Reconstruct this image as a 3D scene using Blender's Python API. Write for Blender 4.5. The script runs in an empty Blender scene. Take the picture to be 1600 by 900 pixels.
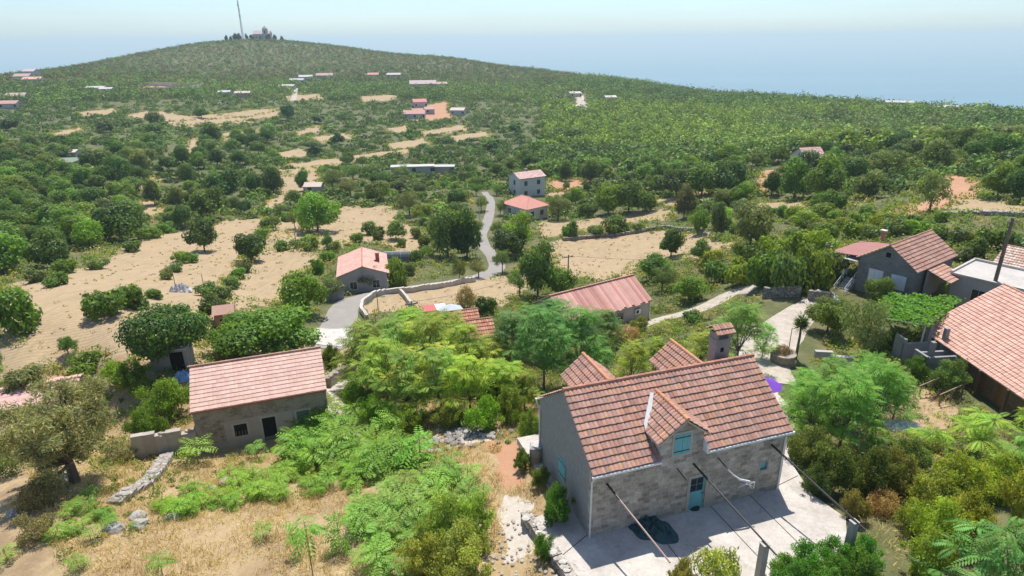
import bpy, math, random
import numpy as np
from math import radians as R, pi
S = bpy.context.scene
COL = S.collection
rs = np.random.RandomState(7)
random.seed(7)

# ------------------------------------------------------------------ camera
F_PX, Y_LEVEL, CAM_H = 1000.0, 64.0, 23.0
PITCH = math.atan((450 - Y_LEVEL) / F_PX)
ROLL = R(0.5)
_fw = np.array([0, math.cos(PITCH), -math.sin(PITCH)])
_r = np.array([1.0, 0, 0]); _u = np.cross(_r, _fw)
CR = math.cos(ROLL) * _r - math.sin(ROLL) * _u
CU = math.sin(ROLL) * _r + math.cos(ROLL) * _u
CAM = np.array([0, 0, CAM_H])

def ray(u, v):
    d = _fw + CR * (u - 800) / F_PX + CU * (450 - v) / F_PX
    return d / np.linalg.norm(d)
def at_range(u, v, r):
    d = ray(u, v); return CAM + d * (r / math.hypot(d[0], d[1]))
def at_z(u, v, z):
    d = ray(u, v); return CAM + d * ((z - CAM_H) / d[2])

# ------------------------------------------------------------------ terrain height: a smooth surface through surveyed points
PTS = []
for u, v, z in [(924,838,0),(1210,762,0),(1000,880,0),(1300,830,0),(870,880,0),(1100,880,0),(800,890,-.3),(600,890,-.8),(400,890,-1.2),
    (200,890,-1.5),(20,890,-1.8),(1200,890,0),(1400,890,.1),(1590,890,.1),(1590,780,-1),(1450,760,-1.2),(830,760,-.2),(790,720,-.9),
    (750,680,-1.8),(600,760,-2.2),(400,790,-2.2),(200,780,-2.6),(20,790,-2.5),(120,752,-3.2),(300,720,-4.6),(400,690,-5.8),(500,680,-6),
    (250,690,-5.6),(600,680,-4.5),(700,650,-3.6),(540,600,-8),(545,560,-9),(525,515,-10.5),(640,560,-8),(850,600,-5),
    (960,560,-5.2),(1000,510,-7.5),(1060,480,-8.5),(1215,500,-4),(1180,580,-2.2),(1225,545,-3),(1310,720,-1.8),(1405,665,-3.6),
    (1450,620,-4.6),(1560,635,-5),(1400,560,-4.4),(1300,465,-3.8),(1340,455,-3.4),(1400,445,-2.6),(1160,455,-6.5),(1250,760,-.3),(1590,700,-4),(1590,600,-5.2),(1590,520,-5)]:
    PTS.append(at_z(u, v, z))
PTS += [np.array(p, float) for p in [(1.5,31.6,-.25),(12.4,35.4,-.3),(7,34,-.3),(15.5,29.5,-.1),(9,20,0),(3,18,-.1),(-8,8,-1),(0,8,-.3),(10,8,0),(0,3,-.5)]]
for u, v, r in [(590,462,90),(530,470,88),(740,430,105),(900,400,118),(1080,390,108),(1000,360,140),(1180,440,80),(1290,425,78),(270,455,92),
    (100,430,112),(50,490,82),(150,560,64),(40,600,64),(390,400,125),(560,340,165),(700,400,122),(300,330,190),(100,300,220),(600,270,235),
    (830,297,195),(765,310,180),(1000,300,190),(1200,290,170),(1450,330,130),(1560,320,125),(1560,290,150),(1255,245,215),(1500,240,210),
    (1100,230,300),(900,230,310),(1300,200,400),(1590,205,380),(1000,180,430),(700,190,400),(400,190,400),(200,200,380),(30,220,330),
    (20,160,520),(250,135,560),(660,140,560),(450,140,560),(905,160,480)]:
    PTS.append(at_range(u, v, r))
for x0, y0, z0, yaw, L, W in [(-23.34,40.2,-5.6,.34,9.4,6.1),(41.7,62.2,-2.9,.62,9.2,5.7),(39,54.4,-5.1,-1.55,15.5,12.7),(6.25,66.2,-9.5,.56,12.7,6.8),
    (-19.1,92.1,-13.1,1.79,9.3,7.1),(2.5,185.3,-20.6,.52,8.8,6.2),(3.8,152.3,-18.4,.7,6.9,9.1),(82.1,178.7,-11.5,.23,6.3,6.7),(-46,43,-7.6,.45,10,4.2),(-5.6,55.6,-6.2,.28,4,3)]:
    for a, b in ((0, 0), (L, 0), (0, W), (L, W)):
        PTS.append(np.array([x0 + a * math.cos(yaw) - b * math.sin(yaw), y0 + a * math.sin(yaw) + b * math.cos(yaw), z0 + .1]))
RIDGE = [(400,60,1000),(300,68,1000),(200,86,960),(100,107,900),(0,124,820),(-150,140,760),(480,66,1000),(550,74,980),(700,88,920),(850,109,850),
    (1000,130,760),(1200,154,660),(1400,170,560),(1600,184,500),(1750,196,460)]
for u, v, r in RIDGE:
    p = at_range(u, v, r); p[2] -= 2.0; PTS.append(p)
    for k, dz in ((1.25, 45), (1.7, 130), (2.4, 230), (3.2, 260)):
        q = p.copy(); q[:2] *= k; q[2] = max(p[2] - dz, -245); PTS.append(q)
for u, v, r in [(400,98,800),(250,104,800),(600,100,800),(800,122,720),(1100,150,600)]:
    PTS.append(at_range(u, v, r))
PTS = np.array(PTS)
def _key(x, y):
    az = np.clip(np.arctan2(x, y), -0.85, 0.85); rr = np.maximum(np.hypot(x, y), 3.0)
    return np.stack([az * 4.0, np.log(rr) * 2.2], -1)
_K = _key(PTS[:, 0], PTS[:, 1])
def _tps(d2):
    return np.where(d2 > 1e-12, d2 * np.log(d2 + 1e-12), 0)
_n = len(PTS)
_A = np.zeros((_n + 3, _n + 3))
_A[:_n, :_n] = _tps(((_K[:, None] - _K[None]) ** 2).sum(-1)) + np.eye(_n) * 0.03
_A[:_n, _n] = 1; _A[:_n, _n + 1:] = _K; _A[_n, :_n] = 1; _A[_n + 1:, :_n] = _K.T
_W = np.linalg.solve(_A, np.concatenate([PTS[:, 2], np.zeros(3)]))
def height(x, y):
    x = np.asarray(x, float); y = np.asarray(y, float)
    sh = np.broadcast(x, y).shape
    xf = np.broadcast_to(x, sh).ravel(); yf = np.broadcast_to(y, sh).ravel()
    out = np.empty(xf.size)
    for i in range(0, xf.size, 20000):
        k = _key(xf[i:i+20000], yf[i:i+20000])
        d2 = ((k[:, None] - _K[None]) ** 2).sum(-1)
        out[i:i+20000] = _tps(d2) @ _W[:_n] + _W[_n] + k @ _W[_n + 1:]
    rr = np.hypot(xf, yf)
    amp = np.clip((rr - 30) / 60, 0.15, 1)
    yard = np.clip(1 - np.hypot((xf - 9) / 11, (yf - 26) / 10) , 0, 1)
    out += amp * (1 - np.minimum(yard * 4, 1)) * (0.16 * np.sin(xf * .31 + 1.3 * np.sin(yf * .17)) + 0.13 * np.sin(yf * .43 + 1.7 * np.sin(xf * .23)) + 0.05 * np.sin(xf * 1.3 + yf * .9))
    lx = (xf - 3.63) * math.cos(.32) + (yf - 25.22) * math.sin(.32); ly = -(xf - 3.63) * math.sin(.32) + (yf - 25.22) * math.cos(.32)
    yd = (lx > -2.1) & (lx < 13.2) & (ly > -6.5) & (ly < 9); out = np.where(yd, np.minimum(out, .0), out)
    return np.maximum(out, -250).reshape(sh)
def ground(u, v):
    """point of the terrain seen at pixel (u, v) of the 1600 x 900 photograph"""
    d = ray(u, v); t = np.geomspace(12, 2500, 420); P = CAM + t[:, None] * d
    g = P[:, 2] - height(P[:, 0], P[:, 1]); i = np.argmax(g < 0)
    if g[i] >= 0: return P[-1]
    a, b = t[i - 1], t[i]
    for _ in range(14):
        m = (a + b) / 2; p = CAM + m * d
        if p[2] - float(height(p[0], p[1])) < 0: b = m
        else: a = m
    return CAM + b * d
def drop(x, y, dz=0.0):
    return (float(x), float(y), float(height(x, y)) + dz)

# ------------------------------------------------------------------ node helpers
def mat(name, rough=0.8):
    m = bpy.data.materials.new(name); m.use_nodes = True
    nt = m.node_tree; b = nt.nodes['Principled BSDF']
    b.inputs['Roughness'].default_value = rough
    b.inputs['Specular IOR Level'].default_value = 0.25
    return m, nt, b
def nd(nt, typ, **kw):
    n = nt.nodes.new(typ)
    for k, v in kw.items():
        if k.startswith('_'): setattr(n, k[1:], v)
        else: n.inputs[k].default_value = v
    return n
def noise(nt, vec, scale, detail=4, rough=0.55, dist=0.0):
    n = nd(nt, 'ShaderNodeTexNoise', Scale=scale, Detail=detail, Roughness=rough, Distortion=dist)
    if vec is not None: nt.links.new(vec, n.inputs['Vector'])
    return n.outputs['Fac']
def ramp(nt, fac, stops):
    n = nt.nodes.new('ShaderNodeValToRGB')
    cr = n.color_ramp
    while len(cr.elements) < len(stops): cr.elements.new(0.5)
    for e, (p, c) in zip(cr.elements, stops):
        e.position = p; e.color = (*c, 1) if len(c) == 3 else c
    nt.links.new(fac, n.inputs['Fac']); return n.outputs['Color']
def g(x): return (x, x, x)
def mix(nt, fac, a, b, blend='MIX'):
    n = nt.nodes.new('ShaderNodeMix'); n.data_type = 'RGBA'; n.blend_type = blend
    for sock, val in ((n.inputs[0], fac), (n.inputs[6], a), (n.inputs[7], b)):
        if hasattr(val, 'links'): nt.links.new(val, sock)
        elif isinstance(val, (int, float)): sock.default_value = val
        else: sock.default_value = (*val, 1)
    return n.outputs[2]
def math_(nt, op, a, b=0.5):
    n = nt.nodes.new('ShaderNodeMath'); n.operation = op
    for i, val in enumerate((a, b)):
        if hasattr(val, 'links'): nt.links.new(val, n.inputs[i])
        else: n.inputs[i].default_value = val
    return n.outputs[0]
def coords(nt, kind='Object'):
    return nt.nodes.new('ShaderNodeTexCoord').outputs[kind]
def attr(nt, name, out='Color'):
    n = nt.nodes.new('ShaderNodeAttribute'); n.attribute_name = name; return n.outputs[out]
def bump(nt, b, fac, strength=0.4, dist=0.05):
    n = nd(nt, 'ShaderNodeBump', Strength=strength, Distance=dist)
    nt.links.new(fac, n.inputs['Height']); nt.links.new(n.outputs[0], b.inputs['Normal'])
def worldpos(nt): return nt.nodes.new('ShaderNodeNewGeometry').outputs['Position']

# ------------------------------------------------------------------ mesh helpers
def mesh_np(name, V, Q, C=None, uv=False):
    """mesh from vertices and quads (n x 4) or triangles (n x 3); C = point colours"""
    me = bpy.data.meshes.new(name)
    V = np.asarray(V, np.float32); Q = np.asarray(Q, np.int32); k = Q.shape[1]
    me.vertices.add(len(V)); me.vertices.foreach_set('co', V.ravel())
    me.loops.add(Q.size); me.loops.foreach_set('vertex_index', Q.ravel())
    me.polygons.add(len(Q)); me.polygons.foreach_set('loop_start', np.arange(0, Q.size, k, dtype=np.int32))
    try: me.polygons.foreach_set('loop_total', np.full(len(Q), k, np.int32))
    except Exception: pass
    me.update(calc_edges=True)
    if C is not None:
        C = np.asarray(C, np.float32)
        if C.shape[1] == 3: C = np.concatenate([C, np.ones((len(C), 1), np.float32)], 1)
        a = me.color_attributes.new('Col', 'FLOAT_COLOR', 'POINT'); a.data.foreach_set('color', C.ravel())
    return me
def link(name, me, parent=None, m=None):
    o = bpy.data.objects.new(name, me); COL.objects.link(o)
    if m is not None and me is not None and not me.materials: me.materials.append(m)
    if parent is not None: o.parent = parent
    return o
def tag(o, label=None, cat=None, group=None, kind=None):
    if label: o['label'] = label
    if cat: o['category'] = cat
    if group: o['group'] = group
    if kind: o['kind'] = kind
    return o
def empty(name, loc, rz=0.0, label=None, cat=None, group=None):
    o = bpy.data.objects.new(name, None); COL.objects.link(o)
    o.location = loc; o.rotation_euler = (0, 0, rz); o.empty_display_size = 0.3
    return tag(o, label, cat, group)
def copy_tree(o, parent=None):
    c = o.copy(); COL.objects.link(c)
    if parent is not None: c.parent = parent
    for ch in list(o.children): copy_tree(ch, c)
    return c

class MB:
    """collects faces (own vertices each) and builds one mesh object"""
    def __init__(s): s.v = []; s.f = []; s.c = []
    def face(s, pts, col=1.0):
        i = len(s.v); s.v += [tuple(map(float, p)) for p in pts]; s.f.append(tuple(range(i, i + len(pts))))
        c = (col, col, col, 1) if isinstance(col, (int, float)) else (*col, 1)
        s.c += [c] * len(pts); return s
    def box(s, a, b, col=1.0, M=None):
        x0, y0, z0 = a; x1, y1, z1 = b
        P = [(x0,y0,z0),(x1,y0,z0),(x1,y1,z0),(x0,y1,z0),(x0,y0,z1),(x1,y0,z1),(x1,y1,z1),(x0,y1,z1)]
        if M is not None: P = [M(p) for p in P]
        for q in ((0,3,2,1),(4,5,6,7),(0,1,5,4),(1,2,6,5),(2,3,7,6),(3,0,4,7)): s.face([P[i] for i in q], col)
        return s
    def prism(s, poly, d, col=1.0):
        """closed polygon extruded along the vector d"""
        P = [np.array(p, float) for p in poly]; d = np.array(d, float); Q = [p + d for p in P]; n = len(P)
        nrm = sum((np.cross(P[i], P[(i+1) % n]) for i in range(n)), np.zeros(3))
        if nrm @ d > 0: P, Q = Q, P
        s.face(P, col); s.face(Q[::-1], col)
        for i in range(n):
            j = (i + 1) % n; s.face([P[j], P[i], Q[i], Q[j]], col)
        return s
    def tube(s, pts, rad, n=6, col=1.0, cap=True):
        P = [np.array(p, float) for p in pts]; m = len(P)
        rad = [rad] * m if isinstance(rad, (int, float)) else rad
        rings = []
        for i in range(m):
            t = P[min(i + 1, m - 1)] - P[max(i - 1, 0)]; t /= np.linalg.norm(t) + 1e-9
            up = np.array([0, 0, 1.0]) if abs(t[2]) < .9 else np.array([1.0, 0, 0])
            a = np.cross(t, up); a /= np.linalg.norm(a); b = np.cross(t, a)
            rings.append([P[i] + rad[i] * (a * math.cos(2 * pi * k / n) + b * math.sin(2 * pi * k / n)) for k in range(n)])
        for i in range(m - 1):
            for k in range(n):
                l = (k + 1) % n; s.face([rings[i][k], rings[i+1][k], rings[i+1][l], rings[i][l]], col)
        if cap: s.face(rings[-1][::-1], col); s.face(rings[0], col)
        return s
    def rock(s, c, r, col=1.0, seed=0, n=7, m=4):
        q = np.random.RandomState(seed); c = np.array(c, float); r = np.array([r, r, r] if isinstance(r, (int, float)) else r, float)
        G = [[None] * n for _ in range(m + 1)]
        for i in range(m + 1):
            th = pi * i / m
            for k in range(n):
                ph = 2 * pi * k / n
                d = np.array([math.sin(th) * math.cos(ph), math.sin(th) * math.sin(ph), math.cos(th)])
                G[i][k] = c + d * r * (0.75 + 0.4 * q.rand() if 0 < i < m else 0.9)
        for i in range(m):
            for k in range(n):
                l = (k + 1) % n; s.face([G[i][k], G[i+1][k], G[i+1][l], G[i][l]], col)
        return s
    def build(s, name, m, parent=None):
        me = bpy.data.meshes.new(name); me.from_pydata(s.v, [], s.f)
        a = me.color_attributes.new('Col', 'FLOAT_COLOR', 'POINT'); a.data.foreach_set('color', np.array(s.c, np.float32).ravel())
        # box-projected UVs in metres
        ul = me.uv_layers.new(name='UVMap'); V = np.array(s.v); out = np.empty((len(me.loops), 2)); k = 0
        for f in s.f:
            P = V[list(f)]; nn = np.zeros(3)
            for i in range(len(P)): nn += np.cross(P[i] - P[0], P[(i + 1) % len(P)] - P[0])
            nn /= np.linalg.norm(nn) + 1e-12
            if abs(nn[2]) > .75: uvs = P[:, :2]
            else:
                t = np.array([-nn[1], nn[0]]); t /= np.linalg.norm(t) + 1e-12
                uvs = np.stack([P[:, :2] @ t, P[:, 2]], 1)
            out[k:k + len(f)] = uvs; k += len(f)
        ul.data.foreach_set('uv', out.astype(np.float32).ravel())
        me.update()
        return link(name, me, parent, m)
# ------------------------------------------------------------------ camera, sun, sky
cd = bpy.data.cameras.new('camera'); cam = bpy.data.objects.new('camera', cd); COL.objects.link(cam)
import mathutils
M3 = mathutils.Matrix(((CR[0], CU[0], -_fw[0]), (CR[1], CU[1], -_fw[1]), (CR[2], CU[2], -_fw[2])))
cam.matrix_world = mathutils.Matrix.Translation(CAM) @ M3.to_4x4()
cd.sensor_width = 36; cd.lens = 36 * F_PX / 1600; cd.clip_start = 0.5; cd.clip_end = 90000
S.camera = cam
SUN_EL, SUN_AZ = R(65.8), R(5.0)           # azimuth clockwise from +Y
sd = bpy.data.lights.new('sun', 'SUN'); sd.energy = 4.7; sd.angle = R(.53); sd.color = (1, .955, .89)
so = bpy.data.objects.new('sun', sd); COL.objects.link(so); so.location = (0, 60, 120)
_d = mathutils.Vector((math.sin(SUN_AZ) * math.cos(SUN_EL), math.cos(SUN_AZ) * math.cos(SUN_EL), math.sin(SUN_EL)))
so.rotation_euler = _d.to_track_quat('Z', 'Y').to_euler()
w = bpy.data.worlds.new('World'); S.world = w; w.use_nodes = True
nt = w.node_tree; bg = nt.nodes['Background']
sky = nt.nodes.new('ShaderNodeTexSky'); sky.sky_type = 'NISHITA'; sky.sun_disc = False
sky.sun_elevation = SUN_EL; sky.sun_rotation = SUN_AZ; sky.altitude = 200; sky.air_density = 1.0; sky.dust_density = 0.7; sky.ozone_density = 1.5
tc = nt.nodes.new('ShaderNodeTexCoord'); sx = nt.nodes.new('ShaderNodeSeparateXYZ'); nt.links.new(tc.outputs['Generated'], sx.inputs[0])
cl = nd(nt, 'ShaderNodeMapping'); cl.inputs['Scale'].default_value = (1.5, 1.5, 14); nt.links.new(tc.outputs['Generated'], cl.inputs[0])
band = ramp(nt, sx.outputs[2], [(0.0, (.74, .885, 1.07)), (.10, (.84, .95, 1.09)), (.35, (.97, .985, 1.03))])
veil = ramp(nt, noise(nt, cl.outputs[0], 1.6, 5, .55), [(.35, g(.95)), (.7, g(1.04))])
nt.links.new(mix(nt, 1.0, mix(nt, 1.0, sky.outputs[0], band, 'MULTIPLY'), veil, 'MULTIPLY'), bg.inputs[0]); bg.inputs[1].default_value = 0.122
S.view_settings.view_transform = 'Standard'; S.view_settings.look = 'None'; S.view_settings.exposure = 0.4; S.view_settings.gamma = 1
S.cycles.use_denoising = True
try: S.cycles.denoiser = 'OPENIMAGEDENOISE'
except Exception: pass
S.cycles.max_bounces = 6; S.cycles.diffuse_bounces = 3; S.cycles.transmission_bounces = 4; S.cycles.transparent_max_bounces = 6
S.cycles.volume_bounces = 0; S.cycles.sample_clamp_indirect = 6

# ------------------------------------------------------------------ land use, drawn as polygons on the ground
TAN = [
 [(0,446),(65,434),(130,418),(170,398),(215,374),(270,360),(345,346),(425,338),(420,352),(398,380),(380,410),(360,440),(350,460),(345,500),(330,520),(240,546),(205,556),(150,546),(130,560),(95,570),(0,592)],
 [(425,338),(470,345),(480,360),(505,392),(500,412),(470,425),(455,450),(440,470),(400,482),(365,492),(345,510),(350,460),(385,420),(420,360)],
 [(530,322),(615,320),(625,345),(660,360),(664,400),(640,424),(610,385),(560,375),(530,387),(515,400),(440,390),(436,365),(500,355)],
 [(860,378),(930,367),(1030,361),(1080,365),(1146,382),(1140,393),(1100,405),(1000,411),(985,430),(930,440),(880,432),(860,410)],
 [(600,462),(740,436),(800,430),(850,420),(815,460),(790,478),(700,482),(640,486),(575,490),(566,478)],
 [(840,347),(900,345),(990,331),(1055,325),(1055,340),(960,353),(880,369),(845,373)],
 [(190,180),(235,172),(300,181),(440,168),(440,182),(330,196),(250,193)],
 [(75,209),(130,197),(130,205),(85,221)],
 [(355,215),(415,196),(420,206),(370,224)],[(290,220),(310,208),(318,235),(300,255),(288,240)],
 [(430,240),(470,231),(490,240),(440,251)],[(450,256),(560,241),(645,231),(645,239),(520,259),(480,271),(450,276)],
 [(430,265),(500,262),(500,290),(480,302),(430,327),(400,332),(440,300)],
 [(200,297),(243,275),(255,280),(225,300)],[(205,317),(240,310),(262,330),(235,345)],
 [(980,309),(1020,312),(1060,308),(1130,302),(1140,310),(1060,322),(990,318)],
 [(1180,318),(1265,314),(1262,330),(1190,332)],[(1080,300),(1120,298),(1118,306),(1084,308)],
 [(1420,318),(1500,308),(1600,320),(1600,338),(1490,334),(1410,330)],
 [(655,205),(725,195),(732,204),(660,213)],[(460,205),(500,196),(505,206),(462,215)],
 [(1360,640),(1440,605),(1500,640),(1490,668),(1420,680),(1370,668)],
 [(100,262),(150,256),(160,262),(110,268)],[(330,178),(410,170),(438,172),(380,184)],[(255,190),(380,184),(400,192),(270,200)],[(345,208),(400,204),(425,212),(350,226)],
 [(480,215),(540,208),(560,216),(500,224)],[(600,225),(660,215),(680,225),(610,236)],[(700,212),(760,205),(770,214),(710,222)],[(150,300),(190,292),(205,305),(160,312)],[(120,176),(180,168),(190,176),(130,184)],
 [(440,150),(500,146),(510,156),(450,160)],[(560,150),(620,148),(625,156),(565,160)],[(850,300),(900,296),(905,306),(856,310)],[(600,200),(640,196),(645,206),(605,210)],
]
SOIL = [[(1395,325),(1450,312),(1478,270),(1530,282),(1538,302),(1490,320),(1440,338),(1400,334)],
 [(1185,268),(1225,262),(1215,285),(1200,306),(1182,300)],[(845,285),(900,278),(928,292),(870,302)],[(205,138),(280,130),(280,140),(215,146)],
 [(855,283),(925,280),(925,296),(860,298)],[(640,170),(700,158),(705,186),(640,190)],[(760,690),(815,690),(828,752),(790,765)]]
PALE = [[(515,600),(560,585),(566,640),(540,690),(512,690)],[(690,665),(760,665),(770,690),(700,700)],
 [(780,770),(830,790),(830,860),(790,880)],[(895,145),(912,145),(920,172),(905,172)],
 [(1110,575),(1215,600),(1240,660),(1225,760),(1290,800),(1310,830),(1260,830),(1215,762),(1195,640)]]
def inside(X, Y, poly):
    r = np.zeros(X.shape, bool); n = len(poly)
    for i in range(n):
        x0, y0 = poly[i]; x1, y1 = poly[(i + 1) % n]
        if y0 == y1: continue
        c = ((y0 > Y) != (y1 > Y)) & (X < (x1 - x0) * (Y - y0) / (y1 - y0) + x0); r ^= c
    return r
def world_poly(pp):
    out = []
    for i in range(len(pp)):
        (a, b), (c, d) = pp[i], pp[(i + 1) % len(pp)]
        for t in (0, .5): out.append(tuple(ground(a + (c - a) * t, b + (d - b) * t)[:2]))
    return out
TANW, SOILW, PALEW = ([world_poly(p) for p in L] for L in (TAN, SOIL, PALE))

az = np.concatenate([np.arange(-100, -48, 2.0), np.arange(-48, 48, .17), np.arange(48, 101, 2.0)]) * pi / 180
rr = np.concatenate([[2, 6, 10], np.geomspace(13, 3100, 620)])
A_, R_ = np.meshgrid(az, rr); TX, TY = R_ * np.sin(A_), R_ * np.cos(A_); TZ = height(TX, TY)
jx = TX + (R_ * .004 + .1) * np.sin(TX * .9 + TY * 1.7) ; jy = TY + (R_ * .004 + .1) * np.sin(TY * 1.1 - TX * 1.4)
def mask(polys):
    m = np.zeros(TX.shape)
    for p in polys:
        a = np.array(p); x0, y0 = a.min(0) - 2; x1, y1 = a.max(0) + 2
        s = (jx > x0) & (jx < x1) & (jy > y0) & (jy < y1)
        m[s] = np.maximum(m[s], inside(jx[s], jy[s], p))
    for _ in range(1):
        m[1:-1, 1:-1] = (m[1:-1, 1:-1] * 2 + m[:-2, 1:-1] + m[2:, 1:-1] + m[1:-1, :-2] + m[1:-1, 2:]) / 6
    return m
MT, MS, MP = mask(TANW), mask(SOILW), mask(PALEW)
# how dry the open ground is: the near slope is straw, the valley floor green
dry = np.clip((np.where(TX < -18, 82, 62) - R_) / 25, 0, 1) * np.clip((TX * -1 + 9) / 10, 0.25, 1)
nA, nR = len(az), len(rr)
ii = (np.arange(nR - 1)[:, None] * nA + np.arange(nA - 1)[None]).ravel()
Q = np.stack([ii, ii + 1, ii + nA + 1, ii + nA], 1)
me = mesh_np('ground', np.stack([TX, TY, TZ], -1).reshape(-1, 3), Q, np.stack([MT, MS, MP, dry], -1).reshape(-1, 4))
for p in (me,): p.polygons.foreach_set('use_smooth', np.ones(len(Q), bool))
m, nt, b = mat('soil_and_dry_grass', .95)
P = worldpos(nt)
n1, n2, n3, n4 = noise(nt, P, .035, 5), noise(nt, P, .35, 6, .65), noise(nt, P, 3.0, 5, .7), noise(nt, P, .11, 4)
tan = mix(nt, n2, (.335, .245, .135), (.445, .335, .195))
st = nd(nt, 'ShaderNodeMapping'); st.inputs['Scale'].default_value = (.6, .12, .3); st.inputs['Rotation'].default_value = (0, 0, .5); nt.links.new(P, st.inputs[0])
tan = mix(nt, ramp(nt, noise(nt, st.outputs[0], 2.5, 4), [(.42, g(0)), (.60, g(.9))]), tan, (.33, .245, .145))
tan = mix(nt, ramp(nt, n4, [(.45, g(0)), (.62, g(.75))]), tan, (.40, .29, .175))
wv = nd(nt, 'ShaderNodeTexWave', Scale=.55, Distortion=3.0, Detail=3.0); wm = nd(nt, 'ShaderNodeMapping'); wm.inputs['Rotation'].default_value = (0, 0, 1.25); nt.links.new(P, wm.inputs[0]); nt.links.new(wm.outputs[0], wv.inputs['Vector'])
tan = mix(nt, 1.0, tan, ramp(nt, wv.outputs['Fac'], [(.2, g(.88)), (.7, g(1.05))]), 'MULTIPLY')
tan = mix(nt, 1.0, tan, ramp(nt, n3, [(.3, g(.88)), (.7, g(1.08))]), 'MULTIPLY')
grn = mix(nt, n3, (.060, .078, .028), (.135, .140, .052))
grn = mix(nt, ramp(nt, n2, [(.46, g(0)), (.68, g(.75))]), grn, (.20, .165, .085))
strw = mix(nt, n3, (.25, .175, .09), (.50, .375, .21))
strw = mix(nt, ramp(nt, n2, [(.45, g(0)), (.66, g(.8))]), strw, (.22, .145, .085))
a = nt.nodes.new('ShaderNodeAttribute'); a.attribute_name = 'Col'
sp = nt.nodes.new('ShaderNodeSeparateColor'); nt.links.new(a.outputs['Color'], sp.inputs[0])
wob = math_(nt, 'MULTIPLY', math_(nt, 'SUBTRACT', n2, .5), .9)
def edge(s): return ramp(nt, math_(nt, 'ADD', s, wob), [(.38, g(0)), (.58, g(1))])
col = mix(nt, edge(a.outputs['Alpha']), grn, strw)
col = mix(nt, edge(sp.outputs[0]), col, tan)
col = mix(nt, edge(sp.outputs[1]), col, mix(nt, n2, (.36, .17, .09), (.47, .29, .18)))
col = mix(nt, edge(sp.outputs[2]), col, mix(nt, n3, (.36, .31, .25), (.62, .56, .48)))
nt.links.new(col, b.inputs['Base Color']); bump(nt, b, n3, .6, .15)
GROUND = tag(link('ground', me, None, m), kind='structure')

# ------------------------------------------------------------------ sea
V = [(0, 0, -207)]; n = 120
for rad in (400, 1500, 4000, 9000, 25000):
    V += [(rad * math.sin(2 * pi * k / n), rad * math.cos(2 * pi * k / n), -207) for k in range(n)]
fs = [(0, 1 + (k + 1) % n, 1 + k) for k in range(n)]
for j in range(4):
    o0 = 1 + j * n
    fs += [(o0 + k, o0 + (k + 1) % n, o0 + n + (k + 1) % n, o0 + n + k) for k in range(n)]
me = bpy.data.meshes.new('sea'); me.from_pydata(V, [], fs)
m, nt, b = mat('sea_water', .3)
mp = nd(nt, 'ShaderNodeMapping'); mp.inputs['Scale'].default_value = (.0004, .0022, 1); nt.links.new(worldpos(nt), mp.inputs[0])
nt.links.new(mix(nt, ramp(nt, noise(nt, mp.outputs[0], 1.0, 5, .6), [(.35, g(0)), (.65, g(1))]), (.08, .18, .225), (.12, .24, .285)), b.inputs['Base Color'])
bump(nt, b, noise(nt, worldpos(nt), .12, 3), .5, .6)
tag(link('sea', me, None, m), kind='structure')

# ------------------------------------------------------------------ haze
HZ = 28000; z0, z1 = -251, 92
me = bpy.data.meshes.new('haze')
vs = [(x, y, z) for z in (z0, z1) for x, y in ((-HZ, -HZ), (HZ, -HZ), (HZ, HZ), (-HZ, HZ))]
me.from_pydata(vs, [], [(3,2,1,0),(4,5,6,7),(0,1,5,4),(1,2,6,5),(2,3,7,6),(3,0,4,7)])
m = bpy.data.materials.new('haze_air'); m.use_nodes = True; nt = m.node_tree; nt.nodes.remove(nt.nodes['Principled BSDF'])
pv = nt.nodes.new('ShaderNodeVolumePrincipled'); pv.inputs['Color'].default_value = (.76, .95, 1, 1); pv.inputs['Density'].default_value = 1.8e-4; pv.inputs['Anisotropy'].default_value = .2
nt.links.new(pv.outputs[0], nt.nodes['Material Output'].inputs['Volume'])
HAZE = tag(link('haze', me, None, m), 'pale blue summer haze over the valley and the sea', 'haze', kind='stuff')
# ------------------------------------------------------------------ building materials
def tinted(name, rough=.8, var=.25, scale=2.0, bumpy=0.0, spec=.25, metal=0.0, coord='Object', base=None, stain=None):
    """colour from the Col attribute (times base), broken up by noise"""
    m, nt, b = mat(name, rough); b.inputs['Specular IOR Level'].default_value = spec; b.inputs['Metallic'].default_value = metal
    P = coords(nt, coord)
    c = attr(nt, 'Col')
    if base is not None: c = mix(nt, 1.0, c, base, 'MULTIPLY')
    n1 = noise(nt, P, scale, 5, .6); n2 = noise(nt, P, scale * 6, 3, .6)
    c = mix(nt, 1.0, c, ramp(nt, n1, [(.25, g(1 - var)), (.75, g(1 + var * .6))]), 'MULTIPLY')
    c = mix(nt, 1.0, c, ramp(nt, n2, [(.3, g(1 - var * .5)), (.7, g(1 + var * .3))]), 'MULTIPLY')
    if stain: c = mix(nt, ramp(nt, noise(nt, P, scale * .5, 6, .7), [(.52, g(0)), (.72, g(.7))]), c, stain)
    nt.links.new(c, b.inputs['Base Color'])
    if bumpy: bump(nt, b, n2, bumpy, .03)
    return m
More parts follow.
